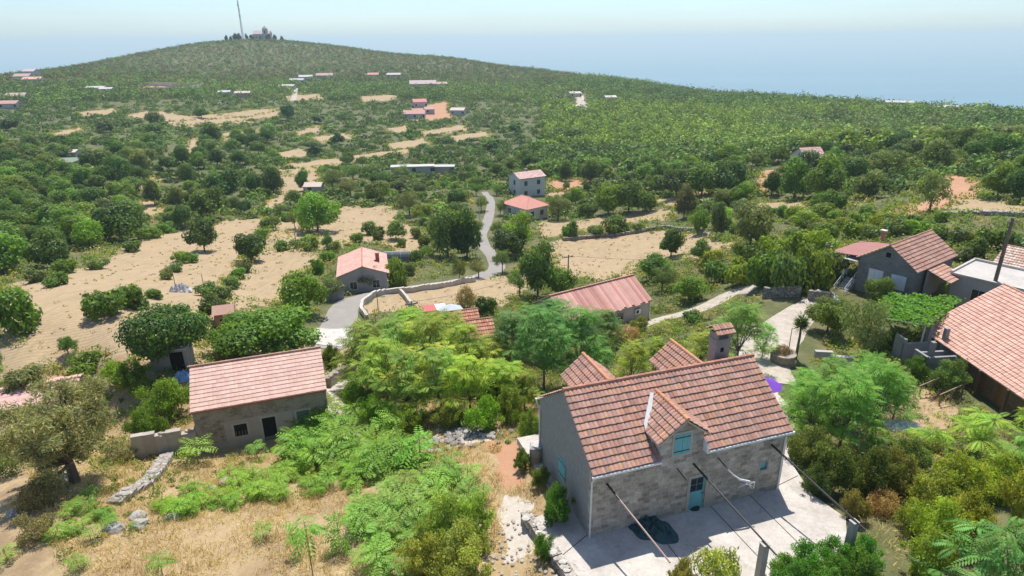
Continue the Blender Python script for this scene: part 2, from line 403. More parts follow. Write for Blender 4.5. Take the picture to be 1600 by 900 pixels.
def masonry(name, bw, bh, ca, cb, mortar, msize=.02, warp=.02, blotch=.3):
    m, nt, b = mat(name, .9)
    uv = coords(nt, 'UV')
    nw = nt.nodes.new('ShaderNodeTexNoise'); nw.inputs['Scale'].default_value = 3.0; nt.links.new(uv, nw.inputs['Vector'])
    vm = nt.nodes.new('ShaderNodeVectorMath'); vm.operation = 'MULTIPLY_ADD'; vm.inputs[1].default_value = (warp * 2,) * 3
    nt.links.new(nw.outputs['Color'], vm.inputs[0]); nt.links.new(uv, vm.inputs[2])
    br = nt.nodes.new('ShaderNodeTexBrick'); br.offset = .43; br.squash = .8; br.squash_frequency = 3
    for k, v in (('Scale', 1.0), ('Mortar Size', msize), ('Mortar Smooth', .3), ('Brick Width', bw), ('Row Height', bh), ('Bias', 0.0)): br.inputs[k].default_value = v
    br.inputs['Color1'].default_value = (*ca, 1); br.inputs['Color2'].default_value = (*cb, 1); br.inputs['Mortar'].default_value = (*mortar, 1)
    nt.links.new(vm.outputs[0], br.inputs['Vector'])
    n1 = noise(nt, uv, .9, 5, .65); n2 = noise(nt, uv, 9, 4, .7)
    c = mix(nt, 1.0, br.outputs['Color'], ramp(nt, n1, [(.3, g(1 - blotch)), (.7, g(1.12))]), 'MULTIPLY')
    c = mix(nt, 1.0, c, ramp(nt, n2, [(.3, g(.72)), (.7, g(1.15))]), 'MULTIPLY')
    nt.links.new(c, b.inputs['Base Color'])
    h = math_(nt, 'ADD', math_(nt, 'MULTIPLY', br.outputs['Fac'], -1.0), math_(nt, 'MULTIPLY', n2, .6))
    bump(nt, b, h, .6, .04); return m
def rubble(name, scale, lo, hi, mortar, plaster=None):
    m, nt, b = mat(name, .95)
    uv = coords(nt, 'UV'); mp = nd(nt, 'ShaderNodeMapping'); mp.inputs['Scale'].default_value = (scale, scale * 1.6, scale); nt.links.new(uv, mp.inputs[0])
    v1 = nt.nodes.new('ShaderNodeTexVoronoi'); v1.feature = 'DISTANCE_TO_EDGE'; v2 = nt.nodes.new('ShaderNodeTexVoronoi')
    for v in (v1, v2): v.inputs['Scale'].default_value = 1; nt.links.new(mp.outputs[0], v.inputs['Vector'])
    sc = nt.nodes.new('ShaderNodeSeparateColor'); nt.links.new(v2.outputs['Color'], sc.inputs[0])
    c = mix(nt, sc.outputs[0], lo, hi)
    ed = ramp(nt, v1.outputs['Distance'], [(.02, g(0)), (.12, g(1))])
    c = mix(nt, ed, mortar, c)
    n2 = noise(nt, uv, 8, 4, .7); c = mix(nt, 1.0, c, ramp(nt, n2, [(.3, g(.7)), (.7, g(1.15))]), 'MULTIPLY')
    if plaster: c = mix(nt, ramp(nt, noise(nt, uv, .8, 5, .7), [(.45, g(0)), (.55, g(.9))]), c, plaster)
    nt.links.new(c, b.inputs['Base Color']); bump(nt, b, math_(nt, 'ADD', v1.outputs['Distance'], math_(nt, 'MULTIPLY', n2, .4)), .7, .06); return m
M = {}
M['tile'] = tinted('clay_tile', .85, .22, 1.6, .3, stain=(.30, .20, .155))
M['tile_pink'] = tinted('pink_clay_tile', .8, .12, .8)
M['ashlar'] = masonry('sandy_ashlar', .44, .225, (.62, .54, .44), (.32, .27, .215), (.54, .47, .39), .016, .05, .38)
M['render_grey'] = None
m, nt, b = mat('rough_grey_render', .95); P = coords(nt, 'UV'); mp = nd(nt, 'ShaderNodeMapping'); mp.inputs['Scale'].default_value = (3, 1.1, 1); nt.links.new(P, mp.inputs[0])
nn = noise(nt, mp.outputs[0], 3.2, 6, .75, 1.2)
nt.links.new(mix(nt, ramp(nt, nn, [(.35, g(0)), (.65, g(1))]), (.25, .24, .225), (.40, .38, .355)), b.inputs['Base Color']); bump(nt, b, nn, .9, .08); M['render_grey'] = m
M['rubble'] = rubble('old_rubble_stone', 3.2, (.20, .165, .125), (.40, .345, .27), (.27, .225, .175), (.36, .30, .25))
M['rubble_pale'] = rubble('pale_rubble_stone', 2.6, (.30, .27, .235), (.50, .46, .40), (.20, .17, .14))
M['rubble_dark'] = rubble('weathered_rubble_stone', 2.4, (.22, .20, .17), (.40, .37, .32), (.13, .115, .09))
M['block'] = masonry('grey_concrete_block', .5, .22, (.25, .24, .225), (.20, .19, .18), (.30, .29, .27), .012, .004, .2)
M['brown_stone'] = masonry('brown_stone_wall', .6, .3, (.30, .185, .10), (.23, .15, .085), (.20, .14, .09), .02, .02, .3)
M['plaster'] = tinted('weathered_plaster', .9, .15, .7, .1, stain=(.40, .37, .33))
M['concrete'] = tinted('poured_concrete', .9, .2, .5, .15, stain=(.34, .32, .29))
M['paint'] = tinted('painted_surface', .55, .1, 2.0, spec=.4)
M['metal'] = tinted('bare_metal', .45, .15, 3.0, spec=.5)
M['wood'] = tinted('weathered_wood', .8, .3, 5.0, .2)
M['cloth'] = tinted('plastic_sheet', .6, .15, 3.0, .1)
M['rock'] = tinted('limestone_rock', .95, .3, 2.5, .6)
m, nt, b = mat('window_glass', .08); b.inputs['Base Color'].default_value = (.02, .025, .03, 1); b.inputs['Specular IOR Level'].default_value = .6; M['glass'] = m
m, nt, b = mat('dark_interior', .9); b.inputs['Base Color'].default_value = (.012, .011, .01, 1); M['dark'] = m

def tiles(o, a, L, s, SL, cw, rh, amp, lip, pal, seed=0, skip=None):
    flat = amp < .03
    """a pantile slope as real relief: o corner at the eave, a along the eave, s up the slope"""
    q = np.random.RandomState(seed); o, a, s = (np.array(t, float) for t in (o, a, s)); a /= np.linalg.norm(a); s /= np.linalg.norm(s)
    n = np.cross(a, s); n *= np.sign(n[2])
    nc, nr = max(1, round(L / cw)), max(1, round(SL / rh)); cw, rh = L / nc, SL / nr
    fx = np.array([0, .14, .36, .64, .86, 1.0]); fh = np.array([0, .6, 1, 1, .6, 0]) * amp
    I, J = np.meshgrid(np.arange(nc), np.arange(nr)); I, J = I.ravel(), J.ravel()
    if skip is not None:
        k = np.array([not skip((i + .5) * cw, (j + .5) * rh) for i, j in zip(I, J)]); I, J = I[k], J[k]
    N = len(I)
    jit = (q.rand(N, 1) - .5) * rh * .07; jh = q.rand(N, 1) * lip * .35
    X = (I[:, None] + fx) * cw
    def P(x, y, h): return o + x[..., None] * a + y[..., None] * s + h[..., None] * n
    y0 = (J * rh)[:, None] + jit + 0 * X; y1 = ((J + 1) * rh)[:, None] + rh * .04 + 0 * X
    h0 = fh + lip + jh * (not flat) + 0 * X; h1 = fh * .9 + 0 * X
    V = np.concatenate([P(X, y0, h0), P(X, y1, h1), P(X, y0 + .005, fh * .25 - .01 + 0 * X), P(X, y0, h0)], 1)   # 24 verts per tile
    k = np.arange(5); f = np.concatenate([np.stack([k, k + 1, k + 7, k + 6], 1), np.stack([k + 12, k + 13, k + 19, k + 18], 1)])
    Q = (np.arange(N)[:, None, None] * 24 + f[None]).reshape(-1, 4)
    pal = np.array(pal); c = pal[q.choice(len(pal), N)] * ((.96 + .08 * q.rand(N, 1)) if flat else (0.86 + .26 * q.rand(N, 1))); C = np.repeat(c, 24, 0)
    return V.reshape(-1, 3), Q, C
def join(parts):
    Vs, Qs, Cs, k = [], [], [], 0
    for V, Q, C in parts: Vs.append(V); Qs.append(Q + k); Cs.append(C); k += len(V)
    return np.concatenate(Vs), np.concatenate(Qs), np.concatenate(Cs)
PAL_OLD = [(.44,.24,.18),(.405,.215,.16),(.47,.29,.225),(.45,.26,.195),(.37,.225,.175),(.475,.265,.165),(.435,.245,.185)]
PAL_PINK = [(.66,.43,.345),(.63,.405,.32),(.68,.455,.37)]
PAL_RED = [(.52,.25,.20),(.48,.225,.18),(.55,.28,.22)]
PAL_PALE = [(.62,.47,.38),(.55,.38,.29),(.66,.52,.43),(.50,.33,.245)]
SPEC_OLD = (.23, .375, .045, .045); SPEC_FLAT = (.30, .36, .010, .034); SPEC_FAR = (.5, .6, .05, .06)

def roof_pair(L, W, he, hr, oh, gh, spec, pal, seed, skipf=None, skipb=None):
    """both slopes of a gable roof, ridge along x at y = W/2; he is the height over the wall line"""
    sl = (hr - he) / (W / 2); z0 = he - oh * sl; Lx = L + 2 * gh; SL = math.hypot(W / 2 + oh, (W / 2 + oh) * sl)
    fr = tiles((-gh, -oh, z0 + .09), (1, 0, 0), Lx, (0, 1, sl), SL, *spec, pal, seed, skipf)
    bk = tiles((-gh, W + oh, z0 + .09), (1, 0, 0), Lx, (0, -1, sl), SL, *spec, pal, seed + 1, skipb)
    return join([fr, bk]), sl, z0, SL
def ridge_caps(parent, p, q, r, col, m, n=None):
    p, q = np.array(p, float), np.array(q, float); L = np.linalg.norm(q - p); n = n or max(2, round(L / .42)); mb = MB()
    for i in range(n):
        a, b = p + (q - p) * i / n, p + (q - p) * (i + 1.04) / n; k = .88 + .22 * random.random()
        mb.tube([a, b], [r, r * .86], 8, tuple(c * k for c in col))
    return mb.build('ridge_tiles', m, parent)
def facemap(f, L, W):
    return {'f': lambda p: (p[0], -p[1], p[2]), 'b': lambda p: (L - p[0], W + p[1], p[2]),
            'l': lambda p: (-p[1], p[0], p[2]), 'r': lambda p: (L + p[1], p[0], p[2])}[f]
def window(parent, f, L, W, x, z, w, h, frame=(.75,.75,.72), pane='glass', bars=1, t=.07, d=.04, name='window', pcol=1.0, sill=True):
    F = facemap(f, L, W); mb = MB()
    for a, b in (((x - t, 0, z - t), (x, d, z + h + t)), ((x + w, 0, z - t), (x + w + t, d, z + h + t)), ((x, 0, z + h), (x + w, d, z + h + t)), ((x, 0, z - t), (x + w, d, z))): mb.box(a, b, frame, F)
    for i in range(bars): xx = x + w * (i + 1) / (bars + 1); mb.box((xx - .02, 0, z), (xx + .02, d * .7, z + h), frame, F)
    o = mb.build(name, M['paint'], parent)
    MB().box((x + .003, -.01, z + .003), (x + w - .003, d * .45, z + h - .003), pcol, F).build('pane', M[pane], o)
    if sill: MB().box((x - .12, 0, z - t - .06), (x + w + .12, .12, z - t - .002), (.5,.46,.4), F).build('sill', M['plaster'], o)
    return o
def shutters(parent, f, L, W, x, z, w, h, col, y0=.02, name='shutter', straps=True):
    F = facemap(f, L, W); n = 2
    for k in range(n):
        xa = x + w * k / n + .008; xb = x + w * (k + 1) / n - .008; mb = MB()
        nb = max(2, round((xb - xa) / .12))
        for i in range(nb):
            mb.box((xa + (xb - xa) * i / nb + .003, y0, z), (xa + (xb - xa) * (i + 1) / nb - .003, y0 + .035, z + h), tuple(c * (.92 + .16 * random.random()) for c in col), F)
        s = mb.build(name, M['paint'], parent)
        if straps:
            for zz in (z + h * .14, z + h * .82): MB().box((xa, y0 + .036, zz), (xb, y0 + .05, zz + .05), (.03, .05, .055), F).build('strap', M['metal'], s)
def walls(parent, L, W, hw, hr, m, depth=1.5, name='wall', col=1.0):
    mb = MB(); e = .02
    mb.prism([(0, 0, -depth), (0, W, -depth), (0, W, hw - e), (0, W / 2, hr - e), (0, 0, hw - e)], (L, 0, 0), col)
    return mb.build(name, m, parent)
def deck(parent, L, W, sl, z0, oh, gh, hr, m, col=(.45, .4, .34), th=.035):
    mb = MB()
    for s in (0, 1):
        y = (lambda t: t) if s == 0 else (lambda t: W - t)
        ys = (-oh + .02, W / 2)
        pts = [(-gh + .02, y(ys[0]), z0 + .02 * sl), (-gh + .02, y(ys[1]), hr), (-gh + .02, y(ys[1]), hr + th), (-gh + .02, y(ys[0]), z0 + .02 * sl + th)]
        mb.prism(pts, (L + 2 * gh - .04, 0, 0), col)
    return mb.build('eaves_board', m, parent)
FOOT = []      # footprints, kept free of plants
def gable_house(name, label, p, wm, spec, pal, tm='tile', oh=.3, gh=.2, seed=1, group=None, cat='house', cap=(.5,.27,.18), wcol=1.0, depth=1.5):
    x0, y0, z0, yaw, L, W, hw, hr = p
    root = empty(name, (x0, y0, z0), yaw, label, cat, group)
    walls(root, L, W, hw, hr, M[wm], depth, col=wcol)
    (V, Q, C), sl, ze, SL = roof_pair(L, W, hw, hr, oh, gh, spec, pal, seed)
    rf = link('roof', mesh_np('roof', V, Q, C), root, M[tm])
    deck(rf, L, W, sl, ze, oh, gh, hr, M['plaster'])
    ridge_caps(rf, (-gh, W / 2, hr + .12), (L + gh, W / 2, hr + .12), .11, cap, M[tm])
    FOOT.append((x0, y0, yaw, L, W, .5)); return root, rf
def loc(root, x, y, z=0):
    c, s = math.cos(root.rotation_euler[2]), math.sin(root.rotation_euler[2]); X, Y, Z = root.location
    return (X + c * x - s * y, Y + s * x + c * y, Z + z)

# ------------------------------------------------------------------ the stone house with dormers in front
HX, HY, HYAW, HL, HW_, HE, HR = 3.63, 25.22, .32, 11.35, 6.62, 4.13, 6.40
root = MAIN = empty('stone_house', (HX, HY, 0), HYAW, 'large stone house with old clay tiles, dormers and turquoise shutters by the concrete yard', 'house')
FOOT.append((HX, HY, HYAW, HL, HW_, .5))
walls(root, HL, HW_, HE, HR, M['render_grey'])
TQ = (.16, .42, .44)
# stone facing of the front, with a doorway and a small opening left in it
mb = MB(); T = .16
DX0, DX1, DH = 5.62, 6.56, 2.16; wx0, wx1, wz0, wz1 = 9.85, 10.36, 1.6, 2.12
top = HE - .12
for a, b in (((-.02, -T, -.6), (DX0, -.003, top)), ((DX0, -T, DH), (DX1, -.003, top)), ((DX1, -T, -.6), (wx0, -.003, top)), ((wx0, -T, -.6), (wx1, -.003, wz0)), ((wx0, -T, wz1), (wx1, -.003, top)), ((wx1, -T, -.6), (HL + .02, -.003, top))): mb.box(a, b)
gx0, gx1, gxm, gz, ga = 3.62, 6.1, 4.86, 4.86, 5.72
mb.prism([(gx0, -T, top), (gx1, -T, top), (gx1, -T, gz), (gxm, -T, ga), (gx0, -T, gz)], (0, 3.0, 0))
mb.build('stone_facing', M['ashlar'], root)
MB().box((gx0 - .012, -T + .05, HE - .3), (gx0 - .004, 2.2, gz - .02), (.42,.46,.52)).build('dormer_cheek', M['plaster'], root)
MB().box((gx1 + .004, -T + .05, HE - .3), (gx1 + .012, 2.2, gz - .02), (.42,.46,.52)).build('dormer_cheek', M['plaster'], root)
sl0 = (HR - HE) / (HW_ / 2)
(V, Q, C), sl, ze, SL = roof_pair(HL, HW_, HE, HR, .42, .06, SPEC_OLD, PAL_OLD, 3, skipf=lambda x, s: gx0 - .02 < x - .06 < gx1 + .05 and s < 2.2)
parts = [(V, Q, C)]
def dormer(parent_parts, xm, yf, yb, half, zr, ze_, seed):
    slx = (zr - ze_) / half; S_ = math.hypot(half, zr - ze_)
    for sg in (-1, 1):
        parent_parts.append(tiles((xm + sg * half, yf, ze_), (0, 1 if yb > yf else -1, 0), abs(yb - yf), (-sg, 0, slx), S_, .225, .36, .05, .045, PAL_OLD, seed + sg))
dormer(parts, gxm, -.45, 2.75, 1.5, 5.98, 4.86, 21)
dormer(parts, 2.75, 7.05, 3.6, 1.35, 6.28, 5.14, 31)
dormer(parts, 8.5, 7.05, 3.6, 1.35, 6.22, 5.10, 41)
rf = link('roof', mesh_np('roof', *join(parts)), root, M['tile'])
ridge_caps(rf, (-.08, HW_ / 2, HR + .12), (HL + .08, HW_ / 2, HR + .12), .12, (.50, .24, .16), M['tile'])
for xm, ya, yb, z in ((gxm, -.47, 2.5, 6.0), (2.75, 7.07, 3.7, 6.30), (8.5, 7.07, 3.7, 6.24)): ridge_caps(rf, (xm, ya, z), (xm, yb, z), .11, (.58, .27, .15), M['tile'])
mb = MB()   # decks and verge boards
for xa, xb, y0_, y1_ in ((-.05, gx0 - .02, -.40, HW_ / 2), (gx1 + .02, HL + .05, -.40, HW_ / 2)):
    mb.prism([(xa, y0_, HE + y0_ * sl0), (xa, y1_, HR), (xa, y1_, HR + .035), (xa, y0_, HE + y0_ * sl0 + .035)], (xb - xa, 0, 0), (.5, .45, .38))
mb.prism([(-.05, HW_ + .40, HE - .4 * sl0), (-.05, HW_ / 2 + .002, HR), (-.05, HW_ / 2 + .002, HR + .035), (-.05, HW_ + .40, HE - .4 * sl0 + .035)], (HL + .1, 0, 0), (.5, .45, .38))
for xm, yf, yb, half, zr, zeav in ((gxm, -.42, 2.4, 1.47, 5.915, 4.815), (2.75, 7.02, 3.7, 1.32, 6.215, 5.095), (8.5, 7.02, 3.7, 1.32, 6.155, 5.055)):
    for sg in (-1, 1):
        mb.prism([(xm + sg * half, yf, zeav), (xm + sg * .002, yf, zr), (xm + sg * .002, yf, zr - .09), (xm + sg * half, yf, zeav - .09)], (0, yb - yf, 0), (.55, .46, .36))
mb.build('eaves_board', M['plaster'], rf)
for xm, zr, zeav in ((2.75, 6.1, 5.0), (8.5, 6.05, 4.97)):
    MB().prism([(xm - 1.1, HW_ + .03, 3.5), (xm + 1.1, HW_ + .03, 3.5), (xm + 1.1, HW_ + .03, zeav + .12), (xm, HW_ + .03, zr), (xm - 1.1, HW_ + .03, zeav + .12)], (0, -2.6, 0), (.6, .56, .5)).build('dormer_wall', M['plaster'], root)
# white flashing sheet left in the valley of the front dormer
def mr(x, y): return (x, y, HE + y * sl0 + .235)
MB().prism([mr(4.62, 2.33), mr(4.44, 2.38), mr(3.42, 1.12), mr(3.36, .86), mr(3.62, .9)], (0, 0, .02), (.62, .63, .62)).build('flashing', M['cloth'], rf)
MB().prism([mr(3.62, .9), mr(3.5, .92), mr(3.42, .30), mr(3.54, .28)], (0, 0, .015), (.75, .76, .76)).build('flashing', M['cloth'], rf)
# gutters and downpipes
for xa, xb in ((-.1, gx0 - .03), (gx1 + .03, HL + .12)):
    MB().box((xa, -.53, HE - .42 * sl0 - .05), (xb, -.43, HE - .42 * sl0 + .06), (.78, .75, .70)).build('gutter', M['paint'], root)
MB().box((gx1 + .02, -.5, HE - .33), (gx1 + .12, .35, HE + .20), (.85, .84, .82)).build('flashing', M['cloth'], rf)
zg = HE - .42 * sl0
MB().tube([(.02, -.48, zg), (.02, -.36, zg - .25), (.02, -.22, zg - .45), (.02, -.22, .05), (.02, -.36, -.02)], .05, 8, (.70, .68, .64)).build('downpipe', M['paint'], root)
MB().tube([(HL + .05, -.48, zg), (HL - .1, -.36, zg - .12), (HL - .14, -.22, zg - .4), (HL - .14, -.22, .05), (HL - .14, -.4, -.02)], .05, 8, (.76, .74, .71)).build('downpipe', M['paint'], root)
MB().tube([(-.07, HW_ + .45, zg), (-.07, HW_ + .2, zg - .25), (-.07, HW_ - .1, zg - .4), (-.07, HW_ - .1, .0)], .05, 8, (.66, .65, .62)).build('downpipe', M['paint'], root)
MB().box((-.12, HW_ + .43, zg - .05), (HL + .1, HW_ + .53, zg + .05), (.78, .75, .70)).build('gutter', M['paint'], root)
# door with four panes
F = facemap('f', HL, HW_)
dr = MB().box((DX0, .005, .04), (DX1, .05, DH - .003), TQ, F).box((DX0, .05, .04), (DX0 + .09, .08, DH - .004), TQ, F).box((DX1 - .09, .05, .04), (DX1, .08, DH - .004), TQ, F).box((DX0 + .09, .05, .04), (DX1 - .09, .08, .2), TQ, F).box((DX0 + .09, .05, 1.05), (DX1 - .09, .08, 1.2), TQ, F).box((DX0 + .09, .05, DH - .12), (DX1 - .09, .08, DH - .004), TQ, F).build('door', M['paint'], root)
for i in (0, 1):
    for j in (0, 1):
        xa = DX0 + .1 + i * .38; za = 1.22 + j * .415
        MB().box((xa, .05, za), (xa + .35, .062, za + .38), 1.0, F).build('pane', M['glass'], dr)
for i in range(5): MB().box((DX0 + .1 + i * .15, .05, .21), (DX0 + .235 + i * .15, .066, 1.04), tuple(c * (.9 + .05 * i) for c in TQ), F).build('door_board', M['paint'], dr)
MB().box((DX1 - .12, .08, 1.02), (DX1 - .08, .14, 1.06), (.1, .1, .1), F).box((DX1 - .2, .12, 1.02), (DX1 - .08, .14, 1.06), (.1, .1, .1), F).build('handle', M['metal'], dr)
mb = MB()
for a, b in (((DX0 - .16, .158, 0), (DX0 - .002, .19, DH + .18)), ((DX1 + .002, .158, 0), (DX1 + .16, .19, DH + .18)), ((DX0 - .002, .158, DH + .002), (DX1 + .002, .19, DH + .18))): mb.box(a, b, (.42, .36, .29), F)
mb.build('door_surround', M['plaster'], root)
# shuttered dormer window, small window, gable window
def surround(x, z, w, h, t, y, col):
    mb = MB()
    for a, b in (((x - t, y, z - t), (x - .002, y + .035, z + h + t)), ((x + w + .002, y, z - t), (x + w + t, y + .035, z + h + t)), ((x - .002, y, z + h + .002), (x + w + .002, y + .035, z + h + t)), ((x - .002, y, z - t), (x + w + .002, y + .035, z - .002))): mb.box(a, b, col, F)
    return mb.build('window_surround', M['plaster'], root)
wn = surround(4.42, 3.86, .9, 1.16, .12, T - .002, (.44, .40, .35)); shutters(wn, 'f', HL, HW_, 4.42, 3.86, .9, 1.16, TQ, T + .004)
wn = surround(9.87, 1.62, .47, .48, .07, T - .002, (.42, .38, .33))
MB().box((9.87, .01, 1.62), (10.34, .06, 2.10), TQ, F).build('shutter', M['paint'], wn)
G_ = facemap('l', HL, HW_)
wn = MB().box((2.78, -.01, 1.16), (3.72, .02, 2.36), (.35, .5, .5), G_).build('window', M['paint'], root)
shutters(wn, 'l', HL, HW_, 2.80, 1.18, .9, 1.15, TQ, .03)
# chimney with its own little tiled roof
ch = MB().box((9.55, 4.2, 4.6), (10.5, 4.85, 7.25), (.30, .28, .25)).box((9.5, 4.15, 7.25), (10.55, 4.9, 7.33), (.34, .31, .28)).box((9.55, 4.2, 7.33), (9.7, 4.85, 7.7), (.3, .28, .25)).box((10.35, 4.2, 7.33), (10.5, 4.85, 7.7), (.3, .28, .25)).build('chimney', M['concrete'], rf)
pc = [tiles((9.4, 4.0, 7.70), (1, 0, 0), 1.25, (0, 1, .75), .68, .2, .34, .05, .05, PAL_OLD, 51), tiles((9.4, 5.05, 7.70), (1, 0, 0), 1.25, (0, -1, .75), .68, .2, .34, .05, .05, PAL_OLD, 52)]
cc = link('chimney_cap', mesh_np('chimney_cap', *join(pc)), ch, M['tile'])
MB().box((9.9, 4.18, 6.55), (10.1, 4.199, 6.8), .05).build('vent', M['dark'], ch)
MB().tube([(10.2, 5.2, 4.6), (10.2, 5.2, 8.0)], .02, 5, (.4, .4, .4)).build('antenna', M['metal'], rf)
# iron stubs under the dormer
MB().tube([(4.72, -.15, 3.02), (4.72, -1.0, 2.92)], .03, 6, (.05, .045, .04)).build('iron_stub', M['metal'], root)
MB().tube([(7.12, -.15, 3.07), (7.12, -1.0, 2.97)], .03, 6, (.05, .045, .04)).build('iron_stub', M['metal'], root)
# ------------------------------------------------------------------ the other houses
# old stone house lower left
P_ST = (-23.34, 40.2, -5.6, .34, 9.41, 6.11, 3.85, 5.70)
rt, rf = gable_house('stone_cottage', 'old rubble stone cottage with long pink tile roof and open dark doorway', P_ST, 'rubble', SPEC_FLAT, PAL_PINK, 'tile_pink', .28, .08, 5, depth=2)
L, W = P_ST[4], P_ST[5]; Fm = facemap('f', L, W)
mb = MB()
for i in range(30):
    mb.rock((-.1 + L * i / 29, W / 2, 5.86), (.18, .10, .07), (.42, .36, .30), i, 5, 3)
mb.build('ridge_stones', M['rock'], rf)
MB().box((-.06, -.36, 3.62), (L + .06, -.28, 3.76), (.30, .12, .08)).build('gutter', M['paint'], rt)
def opening(root, L, W, x, w, z0, z1, dark, t=.16, col=(.46, .41, .35), name='door', open_=True, bars=False):
    Fq = facemap('f', L, W); mb = MB()
    for a, b in (((x - t, 0, z0), (x, .05, z1 + t)), ((x + w, 0, z0), (x + w + t, .05, z1 + t)), ((x, 0, z1), (x + w, .05, z1 + t))): mb.box(a, b, col, Fq)
    o = mb.build(name, M['plaster'], root)
    MB().box((x + .002, -.02, z0), (x + w - .002, .034, z1 - .002), dark if isinstance(dark, tuple) else 1.0, Fq).build('door_leaf' if isinstance(dark, tuple) else 'opening', M['paint'] if isinstance(dark, tuple) else M['dark'], o)
    return o
o = opening(rt, L, W, 4.55, .95, .1, 2.1, 1)
MB().box((4.6, .035, .1), (5.45, .05, .45), (.16, .17, .18), Fm).build('half_leaf', M['wood'], o)
opening(rt, L, W, 7.05, .95, .1, 2.15, (.10, .135, .125))
o = opening(rt, L, W, 2.55, .9, .95, 1.95, 1, name='window'); mb = MB()
for i in range(4): mb.box((2.6 + i * .22, .036, .98), (2.68 + i * .22, .05, 1.4), (.12, .09, .07), Fm)
mb.build('bars', M['wood'], o)
MB().box((.0, .002, -.6), (6.6, .022, .75), (.36, .31, .265), Fm).box((1.9, .004, .75), (6.75, .024, 2.35), (.40, .35, .30), Fm).build('plaster_band', M['plaster'], rt)

# grey gable house up right
P_GR = (41.69, 62.16, -2.9, .62, 9.18, 5.74, 3.41, 5.40)
rt, rf = gable_house('block_house', 'grey block house with white shuttered windows in its gable and an outside stair', P_GR, 'block', (.30, .42, .05, .06), PAL_OLD, 'tile', .3, .2, 8, depth=3)
L, W = P_GR[4], P_GR[5]
for y in (.75, 3.1):
    wn = window(rt, 'l', L, W, y, 1.05, 1.35, 1.35, (.72, .73, .74), 'paint', 0, .08, pcol=(.62, .66, .72))
    shutters(wn, 'l', L, W, y + .02, 1.07, 1.31, 1.31, (.70, .73, .78), .03, straps=False)
window(rt, 'l', L, W, 2.6, 4.1, .55, .55, (.3, .28, .26), 'dark', 0, .05, sill=False)
MB().tube([(1.6, W - 1.2, 5.3), (1.6, W - 1.2, 6.4)], .22, 4, (.38, .17, .12)).box((1.3, W - 1.5, 6.4), (1.9, W - .9, 6.48), (.6, .55, .5)).build('chimney', M['plaster'], rf)
# red sheet porch roof behind it and its posts
mb = MB(); mb.prism([(.3, W + .25, 3.35), (7.5, W + .25, 3.35), (7.3, W + 3.6, 2.95), (.5, W + 3.6, 2.95)], (0, 0, .08), (.33, .155, .135)); pr = mb.build('porch_roof', M['tile_pink'], rt)
for x in (.7, 3.8, 7.0): MB().box((x, W + 3.2, -1.5), (x + .15, W + 3.35, 2.94), (.35, .34, .33)).build('porch_post', M['concrete'], rt)
# outside stair at the left of the gable
mb = MB()
for i in range(9): mb.box((-1.9 - .28 * (8 - i) + 2.2, W + .1, -1.6), (-1.62 - .28 * (8 - i) + 2.2, W + 1.3, -.75 + i * .17), (.5, .49, .47) if i % 2 else (.42, .41, .4))
st = mb.build('stair', M['concrete'], rt)
mb = MB()
for y in (W + .1, W + 1.3): mb.tube([(-2.0, y, .1), (.4, y, 1.75)], .03, 5, (.72, .72, .72)); mb.tube([(-2.0, y, -.3), (.4, y, 1.35)], .02, 5, (.72, .72, .72)); [mb.tube([(-2.0 + k * .6, y, -.8 + k * .41), (-2.0 + k * .6, y, .1 + k * .41)], .025, 5, (.72, .72, .72)) for k in range(5)]
mb.build('railing', M['metal'], st)
MB().box((-.1, W + .05, 2.75), (2.2, W + 1.8, 2.85), (.62, .60, .56)).build('canopy', M['concrete'], rt)

# big pink roofed house at the right edge
P_BG = (39.05, 54.45, -5.1, -1.55, 15.5, 12.68, 2.9, 6.70)
rt, rf = gable_house('brown_house', 'brown stone house under a very wide pink ribbed roof', P_BG, 'brown_stone', (.33, .36, .04, .045), [(.60,.35,.27),(.57,.33,.25),(.62,.375,.29)], 'tile_pink', .75, .5, 11, depth=2)
L, W = P_BG[4], P_BG[5]; Fb = facemap('f', L, W)
for x, w, c in ((5.2, .9, (.16, .075, .035)), (6.7, 1.3, (.20, .095, .045)), (9.2, 1.0, (.30, .15, .05))):
    o = MB().box((x - .1, 0, 0), (x, .06, 2.2), (.28, .17, .09), Fb).box((x + w, 0, 0), (x + w + .1, .06, 2.2), (.28, .17, .09), Fb).box((x, 0, 2.1), (x + w, .06, 2.2), (.28, .17, .09), Fb).build('door', M['wood'], rt)
    for i in range(4): MB().box((x + i * w / 4 + .005, .0, .02), (x + (i + 1) * w / 4 - .005, .03, 2.095), tuple(t * (.8 + .12 * i) for t in c), Fb).build('door_board', M['wood'], o)
for x in (2.2, 7.9, 11): MB().box((x, -.95, -.5), (x + .2, -.75, 2.55), (.16, .10, .06)).build('roof_post', M['wood'], rt)
MB().box((-.3, -1.3, -.6), (L, -.003, .03), (.46, .42, .37)).build('terrace', M['concrete'], rt)
